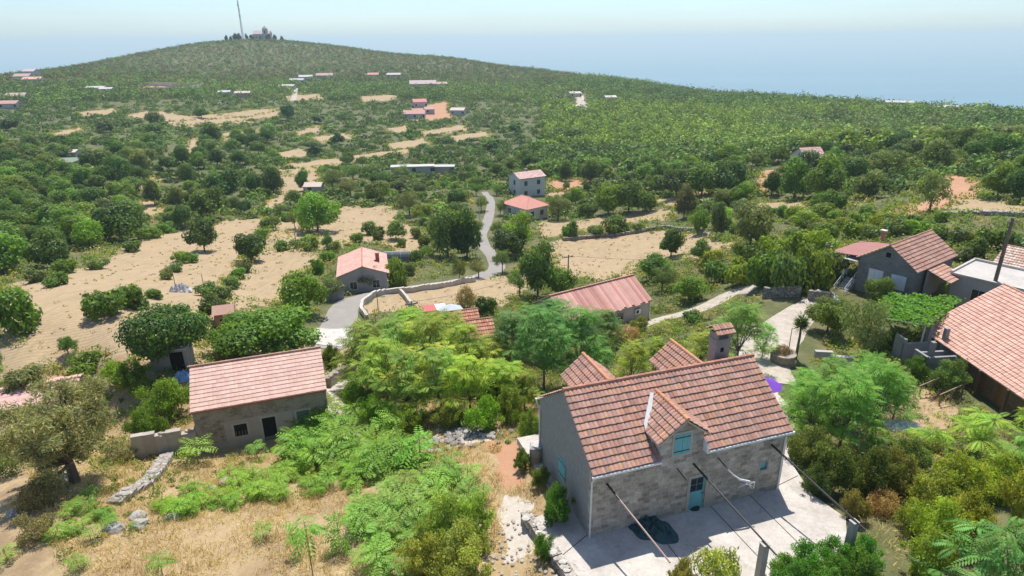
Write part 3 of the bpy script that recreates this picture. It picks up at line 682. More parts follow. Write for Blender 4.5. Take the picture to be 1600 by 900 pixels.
# shed with ribbed roof in the middle
P_SH = (6.25, 66.18, -9.5, .56, 12.73, 6.8, 2.65, 4.75)
rt, rf = gable_house('long_shed', 'long grey walled building with ribbed pink roof in the middle of the trees', P_SH, 'plaster', (.42, 4.2, .04, .03), [(.56,.30,.245),(.50,.25,.20),(.60,.34,.28)], 'tile_pink', .25, .15, 13, wcol=(.36, .34, .315), depth=2.5)
L, W = P_SH[4], P_SH[5]
mb = MB().box((L - 2.6, .002, 1.35), (L - 1.75, .28, 1.95), (.60, .58, .54), facemap('f', L, W)); ac = mb.build('air_conditioner', M['paint'], rt)
MB().tube([(L - 2.28, -.281, 1.65), (L - 2.28, -.30, 1.65)], .22, 14, .06).build('fan', M['dark'], ac)
window(rt, 'f', L, W, L - 5.2, .9, .8, 1.0, (.2, .2, .2), 'glass', 1)
MB().tube([(L - .08, -.06, 2.6), (L - .08, -.06, -.4)], .05, 6, (.7, .7, .68)).build('downpipe', M['paint'], rt)
# pink gable house in the fields
P_MD = (-19.11, 92.08, -13.1, 1.79, 9.35, 7.11, 3.27, 4.55)
rt, rf = gable_house('field_house', 'small grey house with smooth pink roof and red chimney beside the mown fields', P_MD, 'plaster', (.33, .42, .03, .03), [(.60,.33,.27),(.62,.36,.29)], 'tile_pink', .35, .3, 15, wcol=(.36, .345, .33), depth=2)
L, W = P_MD[4], P_MD[5]
MB().box((4.2, .9, 3.5), (4.8, 1.5, 5.1), (.34, .12, .08)).box((4.1, .8, 5.1), (4.9, 1.6, 5.2), (.4, .3, .25)).build('chimney', M['plaster'], rf)
window(rt, 'l', L, W, 1.2, 1.0, 1.0, 1.2, (.6, .6, .58), 'glass', 1); window(rt, 'l', L, W, 4.6, 1.0, 1.0, 1.2, (.6, .6, .58), 'glass', 1)
window(rt, 'f', L, W, 2.0, 1.0, 1.0, 1.1, (.6, .6, .58), 'glass', 1)
# two storey white house
P_WH = (2.51, 185.3, -20.6, .52, 8.84, 6.22, 6.05, 7.30)
rt, rf = gable_house('white_house', 'two storey whitewashed house with pale pink roof in the valley', P_WH, 'plaster', SPEC_FAR, [(.62,.42,.37),(.66,.46,.41)], 'tile_pink', .3, .3, 17, wcol=(.62, .61, .58), depth=3)
L, W = P_WH[4], P_WH[5]
for f, xs in (('f', (1.6, 6.0)), ('l', (2.5,))):
    for x in xs:
        for z in (1.0, 3.9): window(rt, f, L, W, x, z, 1.0, 1.25, (.4, .38, .36), 'glass', 1)
MB().box((4, 3.2, 6.8), (4.6, 3.8, 8.1), (.35, .3, .28)).build('chimney', M['plaster'], rf)
# hip roofed house
def hip_house(name, label, p, wcol, rcol, oh=.5, rl=.3):
    x0, y0, z0, yaw, L, W, hw, hr = p; root = empty(name, (x0, y0, z0), yaw, label, 'house'); FOOT.append((x0, y0, yaw, L, W, .5))
    MB().box((0, 0, -2), (L, W, hw), wcol).build('wall', M['plaster'], root)
    c = [(-oh, -oh, hw - .05), (L + oh, -oh, hw - .05), (L + oh, W + oh, hw - .05), (-oh, W + oh, hw - .05)]
    d = max(L, W); e = (max(L, W) - min(L, W)) / 2 + rl
    r1, r2 = ((L / 2 - e, W / 2, hr), (L / 2 + e, W / 2, hr)) if L > W else ((L / 2, W / 2 - e, hr), (L / 2, W / 2 + e, hr))
    mb = MB(); up = lambda p: (p[0], p[1], p[2])
    if L > W: F4 = [[c[0], c[1], r2, r1], [c[1], c[2], r2], [c[2], c[3], r1, r2], [c[3], c[0], r1]]
    else: F4 = [[c[0], c[1], r1], [c[1], c[2], r2, r1], [c[2], c[3], r2], [c[3], c[0], r1, r2]]
    for f in F4: mb.face(f, rcol)
    mb.face([(p[0], p[1], p[2]) for p in c[::-1]], (.5, .45, .4))
    rf = mb.build('roof', M['tile_pink'], root)
    for a, b in ((c[0], r1), (c[1], r1 if L <= W else r2), (c[2], r2), (c[3], r2 if L <= W else r1), (r1, r2)):
        MB().tube([a, b], .09, 6, tuple(t * .95 for t in rcol)).build('ridge_tiles', M['tile_pink'], rf)
    return root, rf
P_HP = (3.8, 152.26, -18.4, .70, 6.9, 9.1, 3.2, 5.2)
rt, rf = hip_house('hip_roof_house', 'white house with low salmon red hip roof beside the valley road', P_HP, (.60, .58, .55), (.58, .27, .21))
for f, xs in (('f', (1.2, 4.4)), ('l', (2.0, 6.0)), ('r', (2.0, 6.0))):
    for x in xs: window(rt, f, P_HP[4], P_HP[5], x, 1.0, 1.1, 1.2, (.5, .48, .46), 'glass', 1)
P_HL = (82.12, 178.75, -11.5, .23, 6.33, 6.73, 3.4, 5.7)
rt, rf = gable_house('hillside_house', 'white house with pink gable roof half hidden by trees on the right slope', P_HL, 'plaster', SPEC_FAR, [(.60,.38,.33),(.63,.42,.36)], 'tile_pink', .3, .3, 19, wcol=(.62, .6, .57), depth=3)
for y in (1.2, 4.2): window(rt, 'l', P_HL[4], P_HL[5], y, 1.4, 1.1, 1.3, (.4, .4, .4), 'glass', 1)
# pink roof at the left edge
P_PL = (-46, 43, -7.4, .45, 10, 4.2, 2.7, 3.3)
rt, rf = gable_house('low_outbuilding', 'low outbuilding with smooth pale pink roof behind the big olive tree', P_PL, 'plaster', (.4, .7, .015, .015), [(.62,.38,.34),(.60,.365,.325)], 'tile_pink', .25, .2, 23, wcol=(.5, .46, .42), depth=2)
MB().box((-.2, -.34, 2.52), (10.2, -.27, 2.62), (.35, .13, .10)).build('gutter', M['paint'], rt)
# two small tile roofs among the grove
for k, (p, lab) in enumerate((((-5.6, 55.6, -6.2, .28, 4.0, 3.0, 2.5, 3.5), 'small hut with old orange tile roof peeping out of the grove, the nearer one'), ((-6.5, 58.9, -6.6, .28, 3.2, 2.6, 2.8, 3.7), 'small hut with old orange tile roof just behind the other hut roof'))):
    rt, rf = gable_house('garden_hut', lab, p, 'rubble', (.24, .4, .055, .05), [(.55,.26,.17),(.50,.22,.14),(.58,.31,.21)], 'tile', .3, .2, 61 + k, cat='hut', group='tiled huts in the grove', depth=2.5)
    opening(rt, p[4], p[5], 1.1, .8, 0, 1.85, (.2, .12, .07))

# white flat roofed annex, old tile roof behind it, awning
c = at_z(1492, 424, .2)
P_FL = (46.4, 63.1, -3.5, -.92, 13, 6.0)
root = empty('flat_roof_house', P_FL[:3], P_FL[3], 'low building with wide pale flat concrete roof between pole and gable house', 'house'); FOOT.append((P_FL[0], P_FL[1], P_FL[3], 13, 6, .5))
MB().box((0, 0, -2), (13, 6, 3.3), (.50, .46, .42)).build('wall', M['plaster'], root)
rf = MB().box((-.25, -.25, 3.3), (13.2, 6.2, 3.5), (.50, .465, .42)).build('roof', M['concrete'], root)
MB().box((-.25, 5.95, 3.502), (13.2, 6.2, 3.75), (.5, .46, .42)).box((-.25, -.25, 3.502), (-.05, 5.94, 3.7), (.56, .52, .48)).build('parapet', M['concrete'], rf)
for x in (2, 6.5): window(root, 'f', 13, 6, x, 1.0, 1.2, 1.2, (.5, .5, .5), 'glass', 1)
q = at_z(1528, 412, 1.2)
rt, rf = gable_house('old_tile_house', 'long house with mottled beige barrel tiles behind the flat concrete roof', (52.3, 65.8, -3.3, -.92, 11, 7.5, 2.6, 4.5), 'rubble', (.28, .40, .06, .05), PAL_PALE, 'tile', .3, .2, 27, depth=2)
window(rt, 'l', 11, 7.5, 2.6, 1.2, 1.0, 1.3, (.5, .45, .4), 'glass', 1)
q = at_z(1474, 432, -.4)
root = empty('tiled_awning', (float(q[0]), float(q[1]), -3.2), .62, 'small orange tiled awning on posts against the grey block house', 'awning')
link('roof', mesh_np('roof', *tiles((-1.2, -1.2, 2.6), (1, 0, 0), 3.6, (0, 1, .35), 2.6, .26, .4, .06, .05, [(.52,.28,.20),(.56,.35,.26)], 71)), root, M['tile'])
for x in (-1.0, 2.2): MB().box((x, -1.1, -1), (x + .12, -.98, 2.62), (.2, .16, .13)).build('post', M['wood'], root)
MB().box((-1.1, 1.0, -1), (2.3, 1.2, 3.3), (.4, .36, .32)).build('wall', M['plaster'], root)

# houses further out in the valley and on the ridge (each one a wall, roof and windows)
def far_house(u, v, w, d, hw, hr, yaw, wcol, rcol, lab, r=None, flat=False, dz=0):
    p = ground(u, v) if r is None else at_range(u, v, r)
    z = float(height(p[0], p[1])) + dz
    c, s = math.cos(yaw), math.sin(yaw); x0, y0 = p[0] - c * w / 2, p[1] - s * w / 2
    root = empty('village_house', (float(x0), float(y0), z), yaw, lab, 'house', 'small houses across the valley'); FOOT.append((x0, y0, yaw, w, d, 1.0))
    mb = MB(); rb = MB()
    if flat: mb.box((0, 0, -3), (w, d, hw), wcol); rb.box((-.2, -.2, hw), (w + .2, d + .2, hw + .3), rcol)
    else:
        mb.prism([(0, 0, -3), (0, d, -3), (0, d, hw), (0, d / 2, hr), (0, 0, hw)], (w, 0, 0), wcol)
        for sg in (0, 1):
            y = (lambda t: t) if sg == 0 else (lambda t: d - t); k = (hr - hw) / (d / 2)
            rb.prism([(-.3, y(-.4), hw - .4 * k + .02), (-.3, y(d / 2), hr + .02), (-.3, y(d / 2), hr + .25), (-.3, y(-.4), hw - .4 * k + .25)], (w + .6, 0, 0), rcol)
    mb.build('wall', M['plaster'], root); rb.build('roof', M['tile_pink'], root)
    for i in range(max(1, int(w // 4))):
        xx = 1 + i * (w - 2.2) / max(1, int(w // 4) - 1 or 1)
        MB().box((xx, -.04, 1.0), (xx + 1.2, .02, 2.3), .25).build('window', M['glass'], root)
    return root
PK, WT = (.46, .30, .265), (.50, .48, .45)
for a in [
 (647, 186, 13, 9, 3.0, 4.6, .05, WT, (.48,.27,.25), 'long low white house with pink roof on the bare patch in the valley centre'),
 (657, 168, 9, 8, 3.6, 5.2, .3, WT, (.55,.22,.20), 'white house with red upper storey directly behind the long pink roofed one'),
 (672, 178, 6, 6, 2.8, 4.0, .3, (.45,.38,.34), PK, 'small brownish house to the right of the red upper storey house'),
 (714, 180, 9, 7, 3.0, 4.2, -.2, WT, (.56,.46,.40), 'pale house with cream roof right of the valley centre houses'),
 (661, 139, 22, 13, 4.0, 6.5, .1, WT, (.46,.36,.34), 'broad villa with big greyish pink roof below the hill'),
 (690, 137, 10, 8, 3.0, 4.4, .2, WT, PK, 'small annex with pink roof on the right side of the broad villa'),
 (463, 131, 12, 8, 3.0, 4.2, 0, (.5,.48,.46), (.42,.42,.44), 'grey roofed building at the foot of the hill'),
 (478, 126, 12, 8, 3.2, 4.6, .2, WT, (.5,.45,.41), 'cream roofed house between the grey roof and the pink roof below the hill'),
 (507, 124, 15, 9, 3.4, 5.2, .1, WT, PK, 'wide house with pale pink roof at the foot of the hill'),
 (447, 140, 12, 7, 2.6, 3.6, 0, WT, (.5,.43,.38), 'white low house by the dirt track below the hill'),
 (583, 122, 10, 8, 3.0, 4.6, .1, WT, (.56,.26,.22), 'house with darker red roof alone under the brown hillside'),
 (615, 122, 13, 8, 3.0, 4.4, 0, (.48,.45,.43), (.50,.44,.43), 'grey mauve roofed house between the red roof and the broad villa'),
 (379, 152, 10, 7, 2.8, 3.8, .2, WT, (.55,.42,.38), 'small pinkish house among dark trees below the chapel hill'),
 (350, 150, 8, 6, 2.6, 3.4, .1, WT, (.5,.5,.51), 'small white roofed house among dark trees below the chapel hill'),
 (24, 158, 11, 8, 3.0, 4.6, .2, (.5,.45,.42), (.46,.34,.30), 'brownish roofed house at the left edge of the village'),
 (12, 170, 10, 7, 2.8, 4.2, .1, (.5,.45,.42), (.50,.28,.24), 'red roofed house lowest at the left edge of the village'),
 (34, 127, 11, 8, 3.5, 5.2, .1, (.55,.5,.46), (.45,.32,.30), 'house with mauve roof in the village by the sea on the left'),
 (50, 131, 12, 8, 3.2, 4.6, .2, (.6,.55,.5), (.60,.36,.28), 'house with orange roof in the village by the sea on the left'),
 (46, 122, 9, 8, 5, 6.6, .0, (.55,.5,.5), (.5,.4,.4), 'tall house topmost in the village by the sea on the left'),
 (148, 144, 12, 7, 2.8, 3.6, .0, WT, (.48,.46,.45), 'white roofed house in the woods left of the walled terrace'),
 (165, 146, 9, 7, 2.8, 3.6, .0, (.5,.47,.45), (.5,.45,.44), 'grey roofed house in the woods left of the walled terrace'),
 (104, 249, 7, 4, 2.4, 3.0, .0, WT, (.60,.50,.42), 'low shed with tan roof just above the grey green netting in the left woods'),
 (645, 273, 15, 4, 2.6, 3.0, .1, (.42,.40,.37), (.50,.47,.44), 'long low building with white flat roof in the olive trees'),
 (690, 272, 9, 4, 2.4, 2.8, .0, (.40,.38,.36), (.46,.44,.42), 'short grey building at the right end of the long low one'),
 (489, 303, 5, 4, 2.2, 3.0, .0, (.5,.44,.38), (.58,.46,.38), 'tiny tan hut beside the olive trees and the tan field'),
 (900, 152, 9, 7, 2.8, 3.8, .3, (.52,.48,.44), (.55,.46,.42), 'small house by the pale track on the wooded ridge'),
 (955, 158, 9, 6, 2.6, 3.6, .3, (.6,.56,.52), (.6,.52,.48), 'small cream house right of the pale track on the wooded ridge'),
 (1404, 171, 15, 9, 4.0, 4.8, -.4, (.36,.36,.37), (.42,.42,.43), 'grey building on the edge of the plateau above the sea'),
 (1478, 175, 12, 8, 2.6, 3.4, -.4, (.42,.41,.4), (.46,.45,.44), 'low pale building right of the grey one on the plateau edge')]:
    far_house(*a, flat=a[4] - 0 and (a[5] - a[4] <= .45))
# chapel on the hill top, mast, walled terrace
p = at_range(412, 66, 995)
z = float(height(p[0], p[1]))
root = empty('hilltop_chapel', (float(p[0]), float(p[1]), z), .1, 'pale stone chapel with bell tower on the hill top among cypresses', 'chapel')
MB().prism([(-13, 0, -6), (-13, 14, -6), (-13, 14, 8), (-13, 7, 12), (-13, 0, 8)], (22, 0, 0), (.5, .48, .45)).build('wall', M['plaster'], root)
MB().prism([(-13.4, -.8, 7.8), (-13.4, 7, 12.3), (-13.4, 7, 12.9), (-13.4, -.8, 8.4)], (22.8, 0, 0), (.45, .36, .33)).prism([(-13.4, 14.8, 7.8), (-13.4, 7, 12.3), (-13.4, 7, 12.9), (-13.4, 14.8, 8.4)], (22.8, 0, 0), (.45, .36, .33)).build('roof', M['tile_pink'], root)
tw = MB().box((1, -4, -6), (7, 2, 15), (.48, .46, .44)).build('bell_tower', M['plaster'], root)
MB().face([(.6, -4.4, 15), (7.4, -4.4, 15), (4, -1, 19)], (.45, .36, .33)).face([(7.4, -4.4, 15), (7.4, 2.4, 15), (4, -1, 19)], (.45, .36, .33)).face([(7.4, 2.4, 15), (.6, 2.4, 15), (4, -1, 19)], (.45, .36, .33)).face([(.6, 2.4, 15), (.6, -4.4, 15), (4, -1, 19)], (.45, .36, .33)).build('tower_roof', M['tile_pink'], tw)
for x in (-10, -5): MB().box((x, -.3, 2), (x + 2, .02, 5.5), .2).build('window', M['glass'], root)
MB().box((3, -4.2, 9.5), (5, -3.98, 12.5), .1).build('belfry_opening', M['dark'], tw)
p = at_range(380, 62, 1000); z = float(height(p[0], p[1]))
root = empty('radio_mast', (float(p[0]), float(p[1]), z), 0, 'tall thin lattice radio mast on the hill top', 'mast')
mb = MB()
for k in range(3):
    a = k * 2.094; mb.tube([(1.3 * math.cos(a), 1.3 * math.sin(a), -3), (.55 * math.cos(a), .55 * math.sin(a), 50)], .24, 4, (.50, .44, .44))
for i in range(16):
    z_ = i * 3.1; r_ = 1.3 - .75 * z_ / 50
    for k in range(3):
        a, b_ = k * 2.094, (k + 1) * 2.094; mb.tube([(r_ * math.cos(a), r_ * math.sin(a), z_), (r_ * math.cos(b_), r_ * math.sin(b_), z_ + 3.1)], .14, 3, (.55, .5, .5), cap=False)
mb.build('lattice', M['metal'], root); MB().tube([(0, 0, 48), (0, 0, 58)], .15, 4, (.6, .5, .5)).build('aerial', M['metal'], root)
mb = MB(); [mb.box((x, -.9, z_), (x + .6, .9, z_ + 2.2), (.7, .7, .7)) for x, z_ in ((.5, 38), (-1.2, 43), (.5, 30))]; mb.build('antenna_panel', M['paint'], root)
# ------------------------------------------------------------------ roads and tracks
ROADS = []
def road(name, pix_pts, width, m, dz=.05, pale=1.0):
    W_ = [ground(u, v)[:2] for u, v in pix_pts]; P = []
    W_ = np.array(W_)
    for i in range(len(W_) - 1):     # Catmull-Rom
        p0, p1, p2, p3 = W_[max(i - 1, 0)], W_[i], W_[i + 1], W_[min(i + 2, len(W_) - 1)]
        k = max(4, int(np.linalg.norm(p2 - p1) / .8))
        for t in np.arange(k) / k: P.append(.5 * (2 * p1 + (p2 - p0) * t + (2 * p0 - 5 * p1 + 4 * p2 - p3) * t * t + (3 * p1 - p0 - 3 * p2 + p3) * t ** 3))
    P.append(W_[-1]); P = np.array(P); T = np.gradient(P, axis=0); T /= np.linalg.norm(T, axis=1, keepdims=True) + 1e-9; Nn = np.stack([-T[:, 1], T[:, 0]], 1)
    wd = width if hasattr(width, '__len__') else [width, width]; wv = np.interp(np.linspace(0, 1, len(P)), np.linspace(0, 1, len(wd)), wd)
    cs = np.linspace(-.5, .5, 7); X = P[:, None, :] + Nn[:, None, :] * (cs[None, :, None] * wv[:, None, None]); Z = height(X[..., 0], X[..., 1]) + dz
    Z[:, 0] -= .12; Z[:, -1] -= .12
    n = len(P); ii = (np.arange(n - 1)[:, None] * 7 + np.arange(6)[None]).ravel(); Q = np.stack([ii, ii + 1, ii + 8, ii + 7], 1)
    me = mesh_np(name, np.concatenate([X, Z[..., None]], -1).reshape(-1, 3), Q, np.full((n * 7, 3), pale))
    ROADS.append(([tuple(p) for p in P[::4]] + [tuple(P[-1])], float(max(wd)))); return tag(link(name, me, None, m), kind='structure')
m, nt, b = mat('grey_asphalt', .9); P = worldpos(nt)
nt.links.new(mix(nt, noise(nt, P, .8, 6, .7), (.21, .195, .175), (.34, .31, .275)), b.inputs['Base Color']); M['asphalt'] = m
m, nt, b = mat('pale_gravel', .95); P = worldpos(nt); nn = noise(nt, P, 1.2, 7, .75)
nt.links.new(mix(nt, ramp(nt, nn, [(.3, g(0)), (.7, g(1))]), (.31, .26, .205), (.52, .46, .385)), b.inputs['Base Color']); bump(nt, b, noise(nt, P, 9, 3), .5, .05); M['gravel'] = m
m, nt, b = mat('yard_concrete', .85); P = worldpos(nt); nn = noise(nt, P, .55, 7, .7); n2 = noise(nt, P, 6, 4, .7)
c = mix(nt, ramp(nt, nn, [(.35, g(0)), (.65, g(1))]), (.40, .36, .315), (.56, .515, .46)); c = mix(nt, ramp(nt, noise(nt, P, .9, 5, .8, .5), [(.56, g(0)), (.66, g(.6))]), c, (.30, .27, .235))
nt.links.new(mix(nt, 1.0, c, ramp(nt, n2, [(.3, g(.86)), (.7, g(1.08))]), 'MULTIPLY'), b.inputs['Base Color']); bump(nt, b, n2, .25, .02); M['slab'] = m
road('road', [(507, 545), (520, 525), (532, 500), (538, 482), (552, 468), (590, 459), (640, 451), (700, 443), (745, 434), (775, 420), (772, 402), (757, 385), (752, 365), (762, 345), (766, 328), (767, 312), (757, 300)], [5.5, 5.0, 4.6, 4, 3.4, 3.2, 3.0, 2.6, 2.6], M['asphalt'])
road('concrete_apron', [(505, 540), (518, 527), (526, 515)], [5.6, 5.2], M['slab'], .10)
road('gravel_drive', [(1222, 600), (1200, 575), (1192, 552), (1208, 525), (1232, 503), (1262, 482), (1300, 466)], [3.6, 5.0, 6.5, 6.5, 5, 4, 3.4], M['gravel'])
road('gravel_track', [(985, 516), (1020, 503), (1060, 492), (1100, 480), (1135, 462), (1160, 453), (1185, 449)], [2.8, 3.2, 3.2], M['gravel'])
road('dirt_track', [(530, 690), (540, 660), (545, 630), (540, 605)], [3.5, 3.2, 3.0], M['gravel'])
road('hill_track', [(905, 172), (908, 160), (900, 150), (895, 145)], [5, 6], M['gravel'], .3)
road('valley_track', [(458, 158), (460, 148), (462, 138)], [4, 4], M['gravel'], .3)
# ------------------------------------------------------------------ plants: materials
def leaf_mat(name, rough=.5, trans=.45, spec=.2, warm=(1.35, 1.2, .4), tint=(1.24, 1.33, .98)):
    m = bpy.data.materials.new(name); m.use_nodes = True; nt = m.node_tree; b = nt.nodes['Principled BSDF']
    b.inputs['Roughness'].default_value = rough; b.inputs['Specular IOR Level'].default_value = spec
    oi = nt.nodes.new('ShaderNodeObjectInfo')
    c = mix(nt, 1.0, mix(nt, 1.0, oi.outputs['Color'], tint, 'MULTIPLY'), attr(nt, 'Col'), 'MULTIPLY')
    nt.links.new(c, b.inputs['Base Color'])
    t = nt.nodes.new('ShaderNodeBsdfTranslucent'); nt.links.new(mix(nt, 1.0, c, warm, 'MULTIPLY'), t.inputs['Color'])
    ms = nt.nodes.new('ShaderNodeMixShader'); ms.inputs[0].default_value = trans
    nt.links.new(b.outputs[0], ms.inputs[1]); nt.links.new(t.outputs[0], ms.inputs[2]); nt.links.new(ms.outputs[0], nt.nodes['Material Output'].inputs['Surface'])
    return m
M['leaf'] = leaf_mat('broad_leaf'); M['mass'] = leaf_mat('distant_leaf', .6, .22, .15); M['olive'] = leaf_mat('olive_leaf', .55, .42, .25, (1.2, 1.15, .6)); M['straw'] = leaf_mat('dry_straw', .8, .25, .1, (1.1, 1, .8))
M['bark'] = tinted('bark', .95, .3, 4, .4)

# ------------------------------------------------------------------ plants: meshes
def rhomb(c, t, n, ln, wd):
    """leaf quads: centres c, long axis t, normal n (all k x 3), length and width (k)"""
    s = np.cross(n, t); s /= np.linalg.norm(s, axis=1, keepdims=True) + 1e-9
    ln, wd = ln[:, None] / 2, wd[:, None] / 2
    V = np.stack([c - t * ln, c + s * wd - t * ln * .1, c + t * ln, c - s * wd - t * ln * .1], 1)
    return V
def unit(q, n):
    d = q.normal(size=(n, 3)); return d / np.linalg.norm(d, axis=1, keepdims=True)
def crown_np(seed, n, leaf, R_=3.0, H=5.0, z0=.7, nl=13, asp=.6, lob=(.25, .50), skirt=.5, fill=.3, pal=None, wild=.55):
    """uneven crown: leaves over overlapping lobes; spans z0..H"""
    q = np.random.RandomState(seed); hz = (H - z0) / 2; ctr = np.array([0, 0, z0 + hz])
    d = unit(q, nl); d[:, 2] = d[:, 2] * .9 + .05
    lr = q.uniform(*lob, nl); k = q.uniform(.35, .86, nl)[:, None]
    lc = d * k; sc = np.array([R_, R_, hz])
    lc[0] = (0, 0, .1); lr[0] = .5
    li = q.choice(nl, n * 3, p=lr ** 2 / (lr ** 2).sum()); dr = unit(q, n * 3)
    p = lc[li] + dr * lr[li, None] * (1 - fill * q.rand(n * 3, 1) ** 2 + .17 * q.normal(size=(n * 3, 1)))
    dist = np.linalg.norm(p[:, None] - lc[None], axis=2) / lr[None]; dist[np.arange(n * 3), li] = 9
    ok = (dist.min(1) > .72) & (p[:, 2] > -1.02)
    p, li, dr = p[ok][:n], li[ok][:n], dr[ok][:n]; m = len(p)
    nn = dr * .8 + unit(q, m) * wild + np.array([0, 0, .3]); nn /= np.linalg.norm(nn, axis=1, keepdims=True)
    t = np.cross(nn, unit(q, m)); t /= np.linalg.norm(t, axis=1, keepdims=True) + 1e-9
    ln = leaf * q.uniform(.6, 1.4, m); V = rhomb(p * sc + ctr, t, nn, ln, ln * asp)
    lb = q.uniform(.72, 1.22, nl); c = (lb[li] * q.uniform(.7, 1.3, m))[:, None] * np.ones(3)
    c[:, 0] *= q.uniform(.8, 1.15, m); c[:, 2] *= q.uniform(.7, 1.1, m)
    if pal is not None: c *= np.array(pal)
    V[:, :, 2] = np.maximum(V[:, :, 2], .02)
    return V.reshape(-1, 3), np.arange(m * 4).reshape(-1, 4), np.repeat(c, 4, 0), lc * sc + ctr
def trunk_mb(tips, r0, zsplit, lean=(0, 0), seed=0, n=6, col=(.16, .125, .095), tip_r=.18):
    q = np.random.RandomState(seed); mb = MB(); top = np.array([lean[0], lean[1], zsplit])
    mb.tube([(0, 0, -.4), (lean[0] * .3, lean[1] * .3, zsplit * .45), top], [r0 * 1.25, r0, r0 * .8], n, col)
    for t in tips:
        t = np.array(t); m_ = top * .5 + t * .5 + q.normal(size=3) * .12 * np.linalg.norm(t - top)
        mb.tube([top - [0, 0, .05], m_, t], [r0 * .6, r0 * .4, r0 * tip_r], max(4, n - 1), col)
    return mb
def frond(q, L, npair, wl, droop, yaw, pitch, o):
    """one pinnate leaf: leaflets in pairs along an arching rib"""
    s = np.linspace(.18, 1, npair); d = np.array([math.cos(yaw), math.sin(yaw), 0]); sd = np.array([-math.sin(yaw), math.cos(yaw), 0])
    x = L * s * math.cos(pitch); z = L * s * math.sin(pitch) - droop * L * s ** 2
    c = o + x[:, None] * d + z[:, None] * np.array([0, 0, 1.])
    tang = d * math.cos(pitch) + np.array([0, 0, math.sin(pitch)]) - np.array([0, 0, 2 * droop]) * s[:, None]; tang /= np.linalg.norm(tang, axis=1, keepdims=True)
    nrm = np.cross(tang, sd); nrm *= np.sign(nrm[:, 2:3] + 1e-9)
    out = []
    ll = wl * np.sin(np.clip(s * 2.6, .5, 2.75)) * 1.1
    for sg in (-1, 1):
        t = sd * sg * .86 + tang * .42 - np.array([0, 0, .22]); t /= np.linalg.norm(t, axis=1, keepdims=True)
        out.append(rhomb(c + t * ll[:, None] * .5, t, nrm + q.normal(size=(npair, 3)) * .12, ll, ll * .36))
    return np.concatenate(out)
def ailanthus_np(seed, H=5.5, R_=2.2, nros=34, nf=10, fl=.75, npair=7, wl=.2, low=.35, yellow=0.0):
    q = np.random.RandomState(seed); Vs, Cs, tips = [], [], []
    for i in range(nros):
        a = q.rand() * 2 * pi; k = math.sqrt(q.rand()); h = low + (1 - low) * (q.rand() ** .7)
        env = math.sin(min(1, (1.08 - h) / (1.08 - low) * 1.25) * pi / 2) ** .7
        o = np.array([math.cos(a) * k * R_ * env, math.sin(a) * k * R_ * env, H * h - .25]); tips.append(o)
        lum = q.uniform(.75, 1.2); yl = q.rand() < yellow and h > .6; off = q.rand() * 6.28
        for j in range(nf):
            up = q.uniform(-.1, .75); V = frond(q, fl * q.uniform(.75, 1.2), npair, wl * q.uniform(.85, 1.15), q.uniform(.25, .7), off + j * 2.4 + q.normal() * .2, up, o)
            Vs.append(V); c = np.ones((len(V), 3)) * lum * q.uniform(.8, 1.2)
            c[:, 0] *= q.uniform(.85, 1.3)
            if yl and up > .15: c = c * np.array([2.0, 1.4, 1.0])
            Cs.append(c)
    V = np.concatenate(Vs); C = np.repeat(np.concatenate(Cs), 4, 0)
    return V.reshape(-1, 3), np.arange(len(V) * 4).reshape(-1, 4), C, tips
LIB = {}
def lib(kind, crown, trunk=None): LIB.setdefault(kind, []).append((crown, trunk))
def add_kind(kind, seed, r0=.16, H=5.0, cm='leaf', trunk=True, tipn=6, zs=.3, **kw):
    V, Q, C, lc = crown_np(seed, H=H, **kw)
    cme = mesh_np(kind + '_crown', V, Q, C); cme.materials.append(M[cm])
    tme = None
    if trunk:
        o = trunk_mb(lc[1:1 + tipn], r0, H * zs, seed=seed).build('tmp', M['bark']); tme = o.data; tme.name = kind + '_trunk'; bpy.data.objects.remove(o)
    lib(kind, cme, tme)
for i in range(5): add_kind('broad', 100 + i, n=3200, leaf=.42, nl=17 + i * 2)
for i in range(3): add_kind('broad_fine', 120 + i, n=9000, leaf=.25, nl=18, fill=.4)
for i in range(4): add_kind('open', 130 + i, n=3000, leaf=.34, nl=20, lob=(.22, .36), cm='olive', asp=.42, z0=1.0, fill=.7, wild=.9)
for i in range(3): add_kind('olive', 140 + i, n=4200, leaf=.26, asp=.36, nl=22, lob=(.2, .34), cm='olive', z0=1.1, fill=.8, wild=1.0)
add_kind('big_olive', 150, n=36000, leaf=.16, asp=.25, nl=90, lob=(.08, .19), cm='olive', z0=.3, fill=1.3, wild=1.4, r0=.2, tipn=12, zs=.22)
for i in range(5): add_kind('bush', 160 + i, n=1500, leaf=.36, R_=2.0, H=2.4, z0=-.5, nl=12, trunk=False)
for i in range(4): add_kind('bush_fine', 170 + i, n=9000, leaf=.16, R_=2.0, H=2.6, z0=-.4, nl=38, lob=(.12, .30), fill=.9, asp=.42, trunk=False, wild=1.1)
for i in range(2): add_kind('dry_bush', 180 + i, n=3500, leaf=.2, R_=1.6, H=1.8, z0=-.3, nl=16, lob=(.2, .4), cm='straw', asp=.25, fill=.8, trunk=False, wild=1.2)
for i in range(4): add_kind('far', 190 + i, n=420, leaf=1.15, nl=9, z0=.2, trunk=False)
add_kind('cypress', 199, n=900, leaf=.6, R_=1.0, H=9, z0=.2, nl=14, lob=(.4, .55))
for i in range(4):
    V, Q, C, tp = ailanthus_np(200 + i, nros=52, nf=11, low=.2, fl=.8); cme = mesh_np('ailanthus_crown', V, Q, C); cme.materials.append(M['leaf'])
    o = trunk_mb(tp[::3], .085, 1.5, seed=i, n=5, col=(.22, .19, .16), tip_r=.22).build('tmp', M['bark']); tme = o.data; bpy.data.objects.remove(o); lib('ailanthus', cme, tme)
